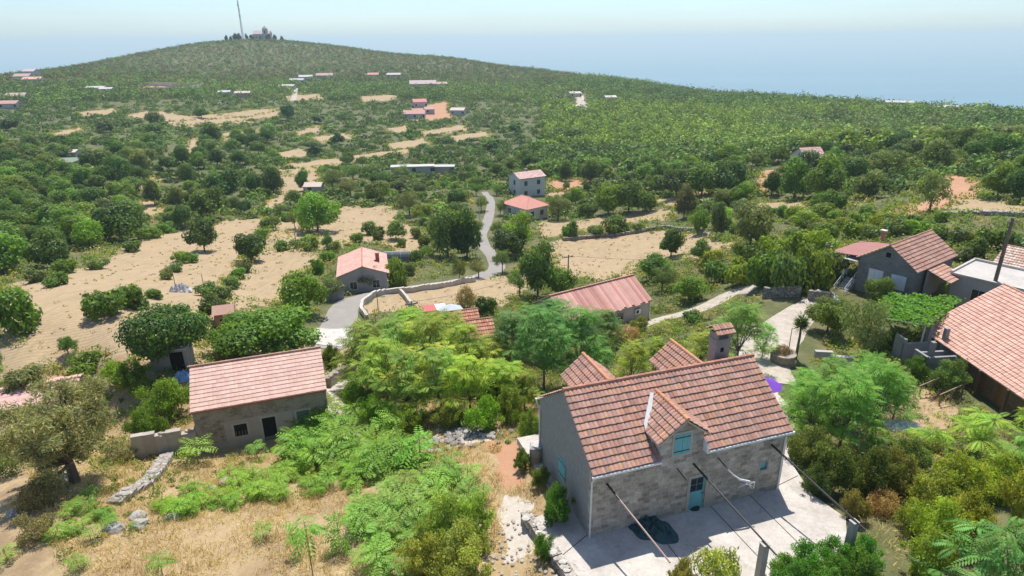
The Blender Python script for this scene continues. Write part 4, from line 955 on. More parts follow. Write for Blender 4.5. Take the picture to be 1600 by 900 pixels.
for i in range(2):
    V, Q, C, tp = ailanthus_np(210 + i, nros=52, nf=11, low=.24, yellow=.42); cme = mesh_np('ailanthus_crown', V, Q, C); cme.materials.append(M['leaf'])
    o = trunk_mb(tp[::3], .085, 1.5, seed=i, n=5, col=(.22, .19, .16), tip_r=.22).build('tmp', M['bark']); tme = o.data; bpy.data.objects.remove(o); lib('ailanthus_seed', cme, tme)
for i in range(2):
    V, Q, C, tp = ailanthus_np(215 + i, H=3.2, R_=1.3, nros=12, nf=11, fl=1.0, npair=11, wl=.2); cme = mesh_np('ailanthus_crown', V, Q, C); cme.materials.append(M['leaf'])
    o = trunk_mb(tp, .05, .8, seed=i, n=5, col=(.24, .2, .16), tip_r=.3).build('tmp', M['bark']); tme = o.data; bpy.data.objects.remove(o); lib('ailanthus_near', cme, tme)
for i in range(5):
    q = np.random.RandomState(220 + i); Vs = []; mb = MB()
    for st in range(2 + i % 2):
        bx, by = q.normal(size=2) * (.12 if st else 0); h = q.uniform(.5, 1.0); mb.tube([(bx, by, -.1), (bx + q.normal() * .05, by, h)], [.018, .01], 4, (.25, .22, .12))
        for j in range(9):
            Vs.append(frond(q, .62 * q.uniform(.8, 1.2), 7, .17, q.uniform(.2, .6), j * 2.4 + q.normal() * .2, q.uniform(-.1, .8), np.array([bx, by, h * q.uniform(.65, 1)])))
    V = np.concatenate(Vs); c = np.ones((len(V), 3)) * q.uniform(.75, 1.25, (len(V), 1))
    cme = mesh_np('sapling_fronds', V.reshape(-1, 3), np.arange(len(V) * 4).reshape(-1, 4), np.repeat(c, 4, 0)); cme.materials.append(M['leaf'])
    o = mb.build('tmp', M['bark']); tme = o.data; bpy.data.objects.remove(o); lib('sapling', cme, tme)
SIZE = {'broad': (3.2, 5.1), 'broad_fine': (3.2, 5.1), 'open': (3.1, 5.0), 'olive': (3.1, 5.0), 'big_olive': (3.0, 5.0), 'bush': (2.1, 2.4), 'bush_fine': (2.1, 2.6), 'dry_bush': (1.6, 1.8),
        'far': (3.3, 5.2), 'cypress': (1.1, 9.2), 'ailanthus': (2.7, 5.7), 'ailanthus_seed': (2.7, 5.7), 'ailanthus_near': (2.0, 3.5), 'sapling': (.6, 1.2)}
NAME = {'broad': 'tree', 'broad_fine': 'tree', 'open': 'tree', 'olive': 'olive_tree', 'big_olive': 'olive_tree', 'bush': 'bush', 'bush_fine': 'bush', 'dry_bush': 'dry_bush', 'far': 'tree', 'cypress': 'cypress_tree',
        'ailanthus': 'ailanthus_tree', 'ailanthus_seed': 'ailanthus_tree', 'ailanthus_near': 'ailanthus_tree', 'sapling': 'ailanthus_sapling'}
CAT = {'tree': 'tree', 'olive_tree': 'tree', 'bush': 'bush', 'dry_bush': 'bush', 'cypress_tree': 'tree', 'ailanthus_tree': 'tree', 'ailanthus_sapling': 'sapling'}
PLANTS = []
pr = np.random.RandomState(77)
def plant(kind, x, y, w, h, hue, label, group=None, z=None, rot=None, variant=None):
    crown, trunk = LIB[kind][pr.randint(len(LIB[kind])) if variant is None else variant]; rw, rh = SIZE[kind]
    nm = NAME[kind]; rz = pr.rand() * 6.28 if rot is None else rot
    if z is None: z = float(height(x, y))
    v = pr.uniform(.88, 1.14, 3) * pr.uniform(.88, 1.15); col = (*[float(a * b) for a, b in zip(hue, v)], 1)
    sx, sz = w / (2 * rw), h / rh; PLANTS.append((x, y, w / 2))
    if trunk is None:
        o = bpy.data.objects.new(nm, crown); COL.objects.link(o); tag(o, label, CAT[nm], group)
        o.location = (x, y, z - .05); o.rotation_euler = (0, 0, rz); o.scale = (sx, sx, sz); o.color = col; return o
    r = empty(nm, (x, y, z - .05), rz, label, CAT[nm], group); r.scale = (sx, sx, sz)
    c = bpy.data.objects.new('fronds' if kind == 'sapling' else 'crown', crown); COL.objects.link(c); c.parent = r; c.color = col
    t = bpy.data.objects.new('stem' if kind == 'sapling' else 'trunk', trunk); COL.objects.link(t); t.parent = r
    return r
def pix(u, vb, vt, wpx):
    """ground point, width and height in metres of a plant seen from vb (foot) to vt (top), wpx wide"""
    p = ground(u, vb); d = p - CAM; zc = d @ _fw; w = wpx * zc / F_PX
    def vv(h):
        e = d + np.array([0, 0, h]); return 450 - F_PX * (e @ CU) / (e @ _fw)
    h = (vb - vt) / max(1e-6, vb - vv(1.0)); h = h * (vb - vt) / max(1e-6, vb - vv(h))
    return p, w, h
DK, GR, BR, YL, OL, GY = (.085, .132, .046), (.120, .185, .046), (.165, .245, .050), (.215, .265, .050), (.165, .200, .090), (.215, .225, .135)
AI = (.24, .33, .05)
def P_(kind, u, vb, vt, wpx, hue, label, group=None, **kw):
    p, w, h = pix(u, vb, vt, wpx); return plant(kind, float(p[0]), float(p[1]), w, max(.3, h), hue, label, group, **kw)
# ------------------------------------------------------------------ the concrete yard and what stands in it
def hl(x, y, z=0): return np.array(loc(MAIN, x, y, z))
root = empty('yard_slab', (HX, HY, 0), HYAW); tag(root, None, None, kind='structure')
poly = [(-2.2, 2.0), (-2.0, .6), (-1.75, -2.0), (-1.5, -4.2), (-1.4, -7), (6, -7.2), (9.6, -5.8), (11.9, -4.4), (13.0, -3.2), (12.7, -1.2), (13.5, 1.2), (14.6, 3.4), (14.8, 9), (-.6, 9), (-.4, 2.2)]
sl_ = MB().prism([(x, y, -.35) for x, y in poly], (0, 0, .45)).build('concrete_slab', M['slab'], root)
for a, b in (((7.0, -.2), (7.05, -5.6)), ((9.5, -.2), (9.45, -5.2)), ((3.4, -.2), (3.45, -6.6)), ((11.4, .0), (13.1, .35)), ((-.02, -.02), (-1.8, -.9))):
    a, b = np.array([*a, .104]), np.array([*b, .104]); d = (b - a) / np.linalg.norm(b - a); n = np.array([-d[1], d[0], 0]) * .02
    MB().face([a - n, b - n, b + n, a + n], .16).build('joint', M['dark'], sl_)
def rubble_wall(name, pts, h, w, m, label, seed=0, cap=True, cat='wall', step=.42, col=(.5, .46, .40), base=.5, closed=False):
    """dry stone wall along world points: a core with courses of rough stones on top"""
    q = np.random.RandomState(seed); mb = MB(); pts = [np.array(p[:2], float) for p in pts]; S2 = []
    for a, b in zip(pts[:-1], pts[1:]):
        L = np.linalg.norm(b - a); n = max(1, int(L / step)); S2 += [a + (b - a) * i / n for i in range(n)]
    S2.append(pts[-1]); o = S2[0]; z0 = float(height(o[0], o[1]))
    for a, b in zip(S2[:-1], S2[1:]):
        d = (b - a); L = np.linalg.norm(d); d /= L; n = np.array([-d[1], d[0]]) * w / 2; c = (a + b) / 2; zz = float(height(c[0], c[1])) - z0; hh = h * q.uniform(.9, 1.06)
        P = [np.array([*(p - o), 0]) for p in (a - d * .02 - n, b + d * .02 - n, b + d * .02 + n, a - d * .02 + n)]
        mb.prism([p + [0, 0, zz - base] for p in P], (0, 0, hh + base), tuple(np.array(col) * q.uniform(.88, 1.1)))
    r = link(name, mb.build(name, M[m]).data, None) if False else mb.build(name, M[m]); r.location = (o[0], o[1], z0); tag(r, label, cat)
    if cap:
        cb = MB(); k = 0
        for a, b in zip(S2[:-1], S2[1:]):
            c = (a + b) / 2; zz = float(height(c[0], c[1])) - z0
            for _ in range(2): k += 1; cb.rock((c[0] - o[0] + q.normal() * w * .22, c[1] - o[1] + q.normal() * w * .22, zz + h * q.uniform(.9, 1.0)), (q.uniform(.16, .3), q.uniform(.14, .24), q.uniform(.08, .16)), tuple(np.array(col) * q.uniform(.9, 1.3)), seed * 100 + k, 6, 3)
        cb.build('capstones', M['rock'], r)
    return r
rubble_wall('yard_wall', [hl(-2.45, 2.3), hl(-2.25, .6), hl(-2.0, -2.0), hl(-1.75, -4.2), hl(-1.7, -6.5)], .55, .5, 'rubble_pale', 'low whitish stone wall along the left edge of the concrete yard', 3, col=(.48, .44, .38))
c = at_z(838, 716, 0.2); r = empty('stone_block', drop(c[0], c[1]), .4, 'rounded rough stone pier at the rear left corner of the dormered house', 'pier')
MB().tube([(0, 0, -.5), (0, 0, 1.3)], [.42, .40], 10, (.42, .38, .33)).build('pier', M['rubble'], r); MB().rock((0, 0, 1.35), (.5, .46, .2), (.5, .47, .43), 5, 9, 4).build('cap', M['rock'], r)
TIPS = []
for (u, v), lab in (((1195, 850), 'square concrete post in the middle of the yard front carrying the long iron beam'), ((1335, 815), 'square concrete post at the right corner of the yard carrying an iron beam')):
    t = at_z(u, v, 2.3); TIPS.append(t); gz_ = float(height(t[0], t[1])); r = empty('concrete_post', (t[0], t[1], gz_), HYAW, lab, 'post')
    MB().box((-.15, -.15, -.3), (.15, .15, 2.3 - gz_), (.36, .33, .29)).build('shaft', M['concrete'], r); MB().box((-.17, -.17, 2.3 - gz_), (.17, .17, 2.33 - gz_), (.45, .42, .38)).build('cap', M['concrete'], r)
for (x, z), e, col, lab, fur in (((.85, 3.07), at_z(1047, 879, 2.4), (.30, .19, .16), 'rusty iron beam from the left part of the house front over the green net', 0), ((5.68, 3.05), TIPS[0] + [0, 0, .08], (.03, .028, .027), 'black iron beam from above the turquoise door to the middle post', .7), ((10.39, 3.13), TIPS[1] + [0, 0, .08], (.04, .037, .035), 'black iron beam from the right end of the front to the corner post', .6)):
    a = hl(x, -.15, z); d = (e - a); L = np.linalg.norm(d); d /= L; e = e + d * fur
    r = empty('iron_beam', a, 0, lab, 'beam'); MB().tube([(0, 0, 0), e - a], .045, 6, col).build('rod', M['metal'], r)
    MB().tube([-d * .02, d * 1.1], .06, 6, (.03, .03, .03)).build('sleeve', M['metal'], r)
a = hl(7.12, -.95, 2.94); b1, b2 = hl(7.75, -1.25, 2.35), hl(8.25, -1.35, 2.2)
r = empty('frayed_cloth', a, 0, 'white frayed strip of cloth hanging from the right iron stub', 'cloth')
MB().tube([(0, 0, 0), (b1 - a) * .5 + [0, 0, -.05], b1 - a, b2 - a], [.03, .04, .06, .05], 6, (.7, .69, .66)).build('strip', M['cloth'], r)
mb = MB(); q = np.random.RandomState(4)
for i in range(9): mb.tube([b2 - a, b2 - a + q.normal(size=3) * [.14, .08, .05] + [0, 0, -.15], b2 - a + q.normal(size=3) * [.25, .12, .06] + [0, 0, -.35]], .014, 4, (.72, .71, .68), cap=False)
mb.build('fringe', M['cloth'], r)
# crumpled green net
def heap(name, x, y, rx, ry, h, rz, col, m, label, cat, seed, wr=.25, z=None, n=36, k=12):
    q = np.random.RandomState(seed); ph = q.rand(8) * 6.28; V = [(0, 0, h)]; Q3 = []
    for j in range(1, k + 1):
        for i in range(n):
            t = 2 * pi * i / n; e = 1 + .14 * math.sin(2 * t + ph[0]) + .10 * math.sin(3 * t + ph[1]) + .05 * math.sin(7 * t + ph[2]); s = j / k
            zz = h * (1 - s ** 1.6) + wr * h * (math.sin(5 * t + 6 * s + ph[3]) * math.sin(9 * s + ph[4]) + .5 * math.sin(11 * t + 4 * s + ph[5])) * s * (1 - s) * 3
            V.append((rx * e * s * math.cos(t), ry * e * s * math.sin(t), max(zz, .0) if j < k else -.03))
    F = [(0, 1 + i, 1 + (i + 1) % n) for i in range(n)]
    for j in range(k - 1):
        for i in range(n): a_, b_ = 1 + j * n + i, 1 + j * n + (i + 1) % n; F.append((a_, a_ + n, b_ + n, b_))
    me = bpy.data.meshes.new(name); me.from_pydata(V, [], F); cc = me.color_attributes.new('Col', 'FLOAT_COLOR', 'POINT')
    cs = np.ones((len(V), 4), np.float32); cs[:, :3] = np.array(col) * q.uniform(.7, 1.25, (len(V), 1)); cc.data.foreach_set('color', cs.ravel())
    o = link(name, me, None, M[m]); o.location = (x, y, (float(height(x, y)) if z is None else z)); o.rotation_euler = (0, 0, rz); return tag(o, label, cat)
c = at_z(1018, 826, .06); heap('green_net', c[0], c[1], 1.05, 1.25, .38, .4, (.035, .085, .085), 'cloth', 'crumpled dark green net heap on the concrete yard before the house front', 'net', 3, .5, z=.105)
c = at_z(1085, 790, .06); heap('doormat_plant', c[0] - .05, c[1] - .25, .38, .2, .12, .3, (.03, .05, .03), 'cloth', 'small dark green heap at the foot of the turquoise door', 'heap', 8, .4, z=.105)

# ------------------------------------------------------------------ stones on the dry slope
rubble_wall('dry_stone_wall', [ground(u, v) for u, v in ((262, 704), (262, 716), (246, 740), (228, 760), (205, 772), (180, 788))], .35, .9, 'rubble_pale', 'tumbled pale dry stone wall running down the slope from the cottage', 12, step=.5, col=(.36, .33, .29))
for i, (u, v, s, lab) in enumerate(((178, 828, .55, 'large pale boulder on the dry slope, left one of the three'), (217, 822, .5, 'large pale boulder on the dry slope, lowest right of the three'), (216, 808, .45, 'large pale boulder on the dry slope, topmost of the three'), (276, 808, .5, 'flat pale rock at the edge of the green sapling strip'), (100, 748, .6, 'pale rock pile stone beside the trunk of the big olive'), (112, 742, .4, 'smaller pale stone touching the trunk of the big olive'), (25, 800, .45, 'dark shadowed rock at the left edge of the slope'), (42, 782, .45, 'rounded grey rock right of the dark one at the left edge'), (352, 752, .3, 'small white stone above the green sapling strip'), (330, 764, .3, 'white stone in the upper edge of the sapling strip'))):
    p = ground(u, v); o = MB().rock((0, 0, 0), (s * 1.25, s, s * .62), (.37, .345, .315), 70 + i, 9, 5).build('boulder', M['rock']); o.location = (p[0], p[1], p[2] + s * .1); o.rotation_euler = (0, 0, i * 1.3); tag(o, lab, 'rock')
q = np.random.RandomState(31); mb = MB(); p = ground(722, 682)
for i in range(170):
    x, y = q.normal(size=2) * (1.5, 1.0); mb.rock((x, y, float(height(p[0] + x, p[1] + y)) - p[2] + .08), q.uniform(.08, .26), tuple(np.array((.42, .39, .355)) * q.uniform(.6, 1.15)), 300 + i, 5, 3)
o = mb.build('rubble_heap', M['rock']); o.location = p; tag(o, 'heap of pale broken stones in front of the grove', 'rubble', kind='stuff')
mb = MB(); p = ground(800, 872)
for i in range(150):
    x, y = q.normal(size=2) * (1.3, 1.5); mb.rock((x, y, float(height(p[0] + x, p[1] + y)) - p[2] + .02), q.uniform(.04, .14), tuple(np.array((.48, .44, .385)) * q.uniform(.7, 1.15)), 500 + i, 5, 3)
o = mb.build('loose_stones', M['rock']); o.location = p; tag(o, 'loose pale stones along the foot of the yard wall', 'stones', kind='stuff')

# ------------------------------------------------------------------ walls by the roads
rubble_wall('road_wall', [ground(u, v) for u, v in ((574, 500), (565, 488), (567, 477), (581, 466), (602, 460), (642, 457), (692, 449), (742, 440))], .85, .4, 'plaster', 'curved low wall with pale coping along the lower side of the road', 21, cap=False, step=.8, col=(.50, .46, .40))
rubble_wall('pen_wall', [ground(u, v) for u, v in ((626, 459), (636, 470), (646, 483))], .8, .35, 'plaster', 'short straight wall dividing the two pens below the road', 22, cap=False, step=.8, col=(.46, .42, .36))
rubble_wall('retaining_wall', [ground(u, v) for u, v in ((513, 606), (527, 593), (545, 586), (566, 585), (585, 588))], 1.1, .45, 'rubble', 'curved dark retaining wall at the right end of the cottage', 23, step=.5, col=(.34, .30, .25))
c = [np.array(loc(empty('tmp', P_ST[:3], P_ST[3]), x, .2)) for x in (-4.2, -2.0, -.05)]; bpy.data.objects.remove(bpy.data.objects['tmp'])
rubble_wall('cottage_wall', c, 1.9, .45, 'plaster', 'plastered garden wall continuing left from the cottage front', 24, step=.7, col=(.42, .37, .31), base=1.5)
rubble_wall('garden_wall', [ground(u, v) for u, v in ((1192, 466), (1215, 465), (1250, 463))], 1.2, .4, 'rubble_dark', 'dark stone wall beside the track before the hedge', 25, step=.6, col=(.32, .3, .27))
rubble_wall('garden_wall', [ground(u, v) for u, v in ((1262, 468), (1282, 470), (1300, 474))], 1.1, .4, 'rubble_dark', 'dark stone wall at the top of the drive by the outside stair', 26, step=.6, col=(.34, .32, .29))
rubble_wall('field_wall', [ground(u, v) for u, v in ((880, 376), (930, 371), (985, 366), (1040, 357), (1085, 362), (1110, 372))], .7, .6, 'rubble_dark', 'overgrown dry stone wall along the far edge of the ploughed field', 27, step=1.0, col=(.36, .32, .26))
rubble_wall('drive_wall', [ground(u, v) for u, v in ((1272, 560), (1298, 566), (1330, 574))], .9, .4, 'concrete', 'short grey wall right of the round planter on the drive', 28, cap=False, step=1, col=(.42, .40, .37))
rubble_wall('terrace_wall', [ground(u, v) for u, v in ((1470, 338), (1530, 336), (1600, 338))], .6, 1.0, 'rubble_pale', 'pale rubble wall along the near edge of the red soil plot', 29, step=1.2, col=(.5, .47, .43))
p = ground(245, 138); r = empty('walled_terrace', p, .05, 'empty enclosure with pale walls at the foot of the left hillside', 'enclosure')
for a, b in (((-27, -9, -1), (27, -8.2, 1.2)), ((-27, 14, -1), (27, 14.8, 3.2)), ((-27.8, -9, -1), (-27.01, 14.8, 2)), ((27.01, -9, -1), (27.8, 14.8, 2))): MB().box(a, b, (.62, .52, .46)).build('wall', M['plaster'], r)
p = ground(45, 262); r = empty('shade_netting', p, .1, 'flat grey green shade netting over a plot in the left woods', 'netting')
MB().box((-22, -6, 2.0), (16, 6, 2.08), (.20, .23, .17)).build('net', M['cloth'], r)
for x in (-21, -10, 0, 8, 15): MB().tube([(x, -5.8, -2), (x, -5.8, 2.0)], .08, 5, (.4, .4, .38)).build('post', M['metal'], r)

# ------------------------------------------------------------------ poles and wires
def pole(u, vb, vt, label, lamp=False, cross=True, col=(.26, .22, .18), rad=.13, name='utility_pole', h=None):
    p, _, h0 = pix(u, vb, vt, 10); h = h or h0; r = empty(name, p, .4, label, 'pole' if not lamp else 'street lamp')
    MB().tube([(0, 0, -.6), (0, 0, h)], [rad, rad * .7], 8, col).build('pole', M['concrete'], r)
    if lamp: MB().tube([(0, 0, h - .1), (.5, -.5, h + .15), (.9, -.9, h + .15)], .04, 5, (.5, .5, .5)).build('arm', M['metal'], r); MB().box((.7, -1.1, h + .08), (1.1, -.75, h + .2), (.6, .6, .6)).build('lamp_head', M['metal'], r)
    elif cross:
        MB().box((-.7, -.05, h - .4), (.7, .05, h - .28), (.2, .18, .16)).build('crossarm', M['wood'], r)
        for x in (-.6, 0, .6): MB().tube([(x, 0, h - .28), (x, 0, h - .1)], .05, 6, (.55, .5, .45)).build('insulator', M['paint'], r)
    return np.array([p[0], p[1], p[2] + h - .12])
A = pole(1538, 500, 340, 'tall brown utility pole rising beside the big pink roof', col=(.17, .13, .10), rad=.22)
B = pole(1288, 432, 378, 'utility pole in front of the thick hedge by the block house')
C = pole(1110, 452, 418, 'short dark post by the track at the hedge end', cross=False, col=(.12, .12, .12), rad=.08)
D = pole(887, 452, 398, 'utility pole at the edge of the ploughed field behind the ribbed roof', rad=.12)
E_ = pole(648, 545, 470, 'grey concrete pole standing in the middle of the grove', col=(.42, .41, .39), rad=.16)
pole(464, 392, 362, 'thin pole at the weedy strip between the tan plots', rad=.09, cross=False)
pole(704, 266, 238, 'street lamp near the right end of the long white roof', lamp=True, col=(.5, .5, .5), rad=.09)
pole(750, 352, 305, 'street lamp on the valley road near the hip roofed house', lamp=True, col=(.5, .5, .5), rad=.09)
pole(591, 484, 458, 'thin iron lamp pole inside the curved pen by the road', cross=False, col=(.1, .1, .1), rad=.06)
pole(743, 412, 380, 'roadside pole right of the very large dark tree', cross=False, rad=.07)
pole(275, 452, 425, 'thin wooden stake left of the silver heap', cross=False, rad=.06, name='stake')
pole(320, 456, 428, 'thin wooden stake right of the silver heap', cross=False, rad=.06, name='stake')
pole(1232, 548, 512, 'thin iron rod standing beside the round planter', cross=False, rad=.04, name='stake', col=(.1, .09, .08))
def wire(a, b, lab, sag=.6):
    o = empty('wire', a, 0, lab, 'wire'); P = [(b - a) * t - np.array([0, 0, sag * 4 * t * (1 - t)]) for t in np.linspace(0, 1, 14)]
    MB().tube(P, .016, 4, (.03, .03, .03)).build('cable', M['metal'], o)
wire(A, B, 'overhead wire between the tall brown pole and the hedge pole'); wire(B, D, 'overhead wire between the hedge pole and the ploughed field pole', 1.2); wire(D, E_, 'overhead wire between the ploughed field pole and the grove pole', 1.0)
wire(A + [.3, .3, -.2], A + [14, -18, -1], 'overhead wire leaving the tall brown pole towards the right edge', .3)

# ------------------------------------------------------------------ around the drive and the brown house
p = ground(1222, 566); r = empty('round_planter', p, 0, 'round rough stone planter on the drive behind the house', 'planter')
MB().tube([(0, 0, -.4), (0, 0, .9)], [.95, 1.05], 14, (.36, .30, .25)).build('basin', M['rubble'], r)
plant('dry_bush', p[0], p[1], 1.7, 1.0, (.30, .22, .12), 'dry brownish shrub growing in the round stone planter', z=p[2] + .75)
p, w, h = pix(1243, 560, 490, 16); r = empty('yucca_palm', p, 0, 'slim dark yucca with bare trunk standing on the drive', 'palm')
MB().tube([(0, 0, -.3), (.05, 0, h * .5), (0, 0, h * .8)], [.13, .10, .09], 7, (.2, .15, .11)).build('trunk', M['bark'], r)
q = np.random.RandomState(8); n = 260; d = unit(q, n); d[:, 2] = d[:, 2] * .8 + .15; d /= np.linalg.norm(d, axis=1, keepdims=True)
nn = np.cross(d, unit(q, n)); V = rhomb(np.array([0, 0, h * .78]) + d * .42 + q.normal(size=(n, 3)) * [.04, .04, .22], d, nn / np.linalg.norm(nn, axis=1, keepdims=True), np.full(n, .8), np.full(n, .07))
o = link('crown', mesh_np('crown', V.reshape(-1, 3), np.arange(n * 4).reshape(-1, 4), np.full((n * 4, 3), 1.0)), r, M['leaf']); o.color = (.06, .10, .035, 1)
c = at_z(1197, 588, 1.2); g_ = float(height(c[0], c[1])); r = empty('parasol', (c[0], c[1], g_), 0, 'purple parasol half hidden behind the right end of the dormered roof', 'parasol')
mb = MB(); hh = 2.3
for i in range(8): a, b = i * pi / 4, (i + 1) * pi / 4; mb.face([(1.2 * math.cos(a), 1.2 * math.sin(a), hh - .45), (1.2 * math.cos(b), 1.2 * math.sin(b), hh - .45), (0, 0, hh)], (.16, .05, .40))
mb.build('canopy', M['cloth'], r); MB().tube([(0, 0, 0), (0, 0, hh)], .03, 6, (.5, .5, .5)).build('pole', M['metal'], r)
c = ground(1402, 668); heap('white_sheet', c[0], c[1], 2.0, .8, .4, .2, (.72, .74, .72), 'cloth', 'white plastic sheet lying over a pile behind the bright clump', 'sheet', 13, .5)
c = ground(1297, 470); heap('white_cover', c[0], c[1], 1.0, .8, .9, .2, (.66, .67, .66), 'cloth', 'white covered pile at the foot of the outside stair', 'cover', 14, .2)
# unfinished concrete walls
z_ = -4.6; a = at_z(1392, 556, z_); b = at_z(1440, 590, z_); c2 = at_z(1476, 575, z_); r = empty('unfinished_walls', a, 0, 'unfinished grey concrete walls with pillars beside the brown house', 'ruin')
def wallseg(p, q_, h, t, col, nm='wall'):
    p, q_ = np.array(p) - a, np.array(q_) - a; d = q_ - p; d[2] = 0; n = np.array([-d[1], d[0], 0]) / (np.linalg.norm(d) + 1e-9) * t
    MB().prism([p - [0, 0, .5], q_ - [0, 0, .5], q_ + n - [0, 0, .5], p + n - [0, 0, .5]], (0, 0, h + .5), col).build(nm, M['concrete'], r)
GC = (.27, .27, .27)
e = (b - a); L_ = np.linalg.norm(e); e /= L_; bk = np.array([-e[1], e[0], 0]) * -1; bk = bk if bk[1] > 0 else -bk
wallseg(a, a + e * 1.3, 2.3, .25, (.33, .33, .33)); wallseg(a + e * 2.6, b, 2.0, .25, GC); wallseg(a + e * 1.32, a + e * 1.32 + bk * 3.5, 1.9, .25, GC)
wallseg(b, b + bk * 3.6, 1.9, .25, (.22, .22, .22)); wallseg(a + bk * 3.6, b + bk * 3.55, 1.5, .25, GC); wallseg(a + e * 2.58 + bk * .3, a + e * 2.58 + bk * 3.4, 1.6, .22, GC)
for p_, h_ in ((a + e * .9 + bk * 2.2, 3.6), (b - e * .6 + bk * .5, 3.2), (a + bk * 3.3 + e * 1.5, 3.4)): wallseg(p_, p_ + e * .35, h_, .35, (.24, .24, .24), 'pillar')
# vine pergola
zc_ = -1.0; P4 = [at_z(u, v, zc_) for u, v in ((1352, 492), (1446, 508), (1498, 468), (1395, 462))]
r = empty('pergola', (P4[0][0], P4[0][1], float(height(P4[0][0], P4[0][1]))), 0, 'timber pergola with pale posts carrying the grape vine', 'pergola'); o_ = np.array(r.location)
for p in P4: gz_ = float(height(p[0], p[1])); MB().tube([p - o_ + [0, 0, gz_ - zc_ - .3], p - o_], .08, 6, (.5, .48, .44)).build('post', M['wood'], r)
for i in range(4): MB().tube([P4[i] - o_, P4[(i + 1) % 4] - o_], .06, 5, (.55, .53, .5)).build('beam', M['wood'], r)
q = np.random.RandomState(15); n = 5200; s, t = q.rand(n, 1), q.rand(n, 1)
c = (1 - t) * ((1 - s) * P4[0] + s * P4[1]) + t * ((1 - s) * P4[3] + s * P4[2]); c[:, :2] += q.normal(size=(n, 2)) * .25; c[:, 2] += .12 + .16 * np.sin(c[:, 0] * 2.3) * np.sin(c[:, 1] * 1.9) + q.normal(size=n) * .10
dr_ = q.rand(n) < .16; c[dr_, 2] -= q.rand(dr_.sum()) * .9
nn = unit(q, n) * .75 + [0, 0, .9]; nn /= np.linalg.norm(nn, axis=1, keepdims=True); t_ = np.cross(nn, unit(q, n)); t_ /= np.linalg.norm(t_, axis=1, keepdims=True)
ln = q.uniform(.2, .36, n); V = rhomb(c - P4[0], t_, nn, ln, ln * .9); col = np.repeat(q.uniform(.7, 1.3, (n, 1)) * np.ones((1, 3)), 4, 0)
vr = empty('grape_vine', P4[0], 0, 'spreading bright green grape vine over the pergola before the block house', 'vine')
o = link('foliage', mesh_np('foliage', V.reshape(-1, 3), np.arange(n * 4).reshape(-1, 4), col), vr, M['leaf']); o.color = (.13, .26, .05, 1)
g_ = float(height(P4[0][0], P4[0][1])) - zc_; MB().tube([(.2, .2, g_), (.3, .1, g_ * .5), (.2, .2, 0)], [.07, .05, .04], 6, (.2, .15, .1)).build('stem', M['bark'], vr)
# timber frame and clutter in the bare yard
p = ground(1468, 622); r = empty('timber_frame', p, .5, 'low open timber frame in the bare yard before the brown house', 'frame')
for x in (-1.6, 0, 1.6):
    for y in (-.8, .8): MB().box((x - .05, y - .05, -.3), (x + .05, y + .05, 1.2), (.25, .17, .11)).build('post', M['wood'], r)
for y in (-.8, .8): MB().box((-1.9, y - .04, 1.2), (1.9, y + .04, 1.29), (.27, .19, .12)).build('rail', M['wood'], r)
mb = MB(); q = np.random.RandomState(3)
for i in range(24): x, y, k = q.uniform(-1.4, 1.4), q.uniform(-.6, .6), q.rand() * 3; mb.tube([(x - math.cos(k) * .7, y - math.sin(k) * .3, .1 + .4 * q.rand()), (x + math.cos(k) * .7, y + math.sin(k) * .3, .1 + .4 * q.rand())], .04, 4, (.26, .15, .09))
mb.build('brushwood', M['wood'], r)
p = ground(1380, 618); heap('red_earth_heap', p[0], p[1], .9, .6, .4, .2, (.42, .30, .25), 'rock', 'small heap of pink earth at the left of the bare yard', 'heap', 22, .2)

# ------------------------------------------------------------------ small things on the left and in the middle
p = ground(268, 580); r = empty('garden_shed', p, .25, 'small grey shed with dark opening under the dark spreading tree', 'shed')
MB().box((-1.5, 0, -1), (1.5, 2.4, 2.1), (.34, .33, .31)).build('wall', M['concrete'], r); MB().box((-1.7, -.3, 2.1), (1.7, 2.6, 2.22), (.42, .41, .39)).build('roof', M['concrete'], r); MB().box((.1, -.03, 0), (1.2, .01, 1.8), 1).build('opening', M['dark'], r)
p = ground(286, 592); heap('blue_tarp', p[0], p[1], .9, .8, .7, .3, (.25, .45, .70), 'cloth', 'pale blue tarpaulin heap behind the upper left corner of the cottage', 'tarpaulin', 17, .4)
p = ground(354, 520); r = empty('brick_hut', p, .3, 'tiny red brick hut between the dark tree and the bright tree mass', 'hut')
MB().box((-.9, 0, -1), (.9, 1.8, 2.2), (.42, .20, .14)).build('wall', M['plaster'], r); MB().prism([(-1.1, -.2, 2.2), (-1.1, 2.0, 2.2), (-1.1, .9, 2.9)], (2.2, 0, 0), (.5, .30, .22)).build('roof', M['tile_pink'], r); MB().box((-.4, -.03, 0), (.3, .01, 1.6), 1).build('opening', M['dark'], r)
p = ground(282, 456); heap('silver_heap', p[0], p[1], 1.4, 1.0, 1.1, .2, (.50, .49, .50), 'cloth', 'silver grey covered heap at the near edge of the mown field', 'heap', 19, .3)
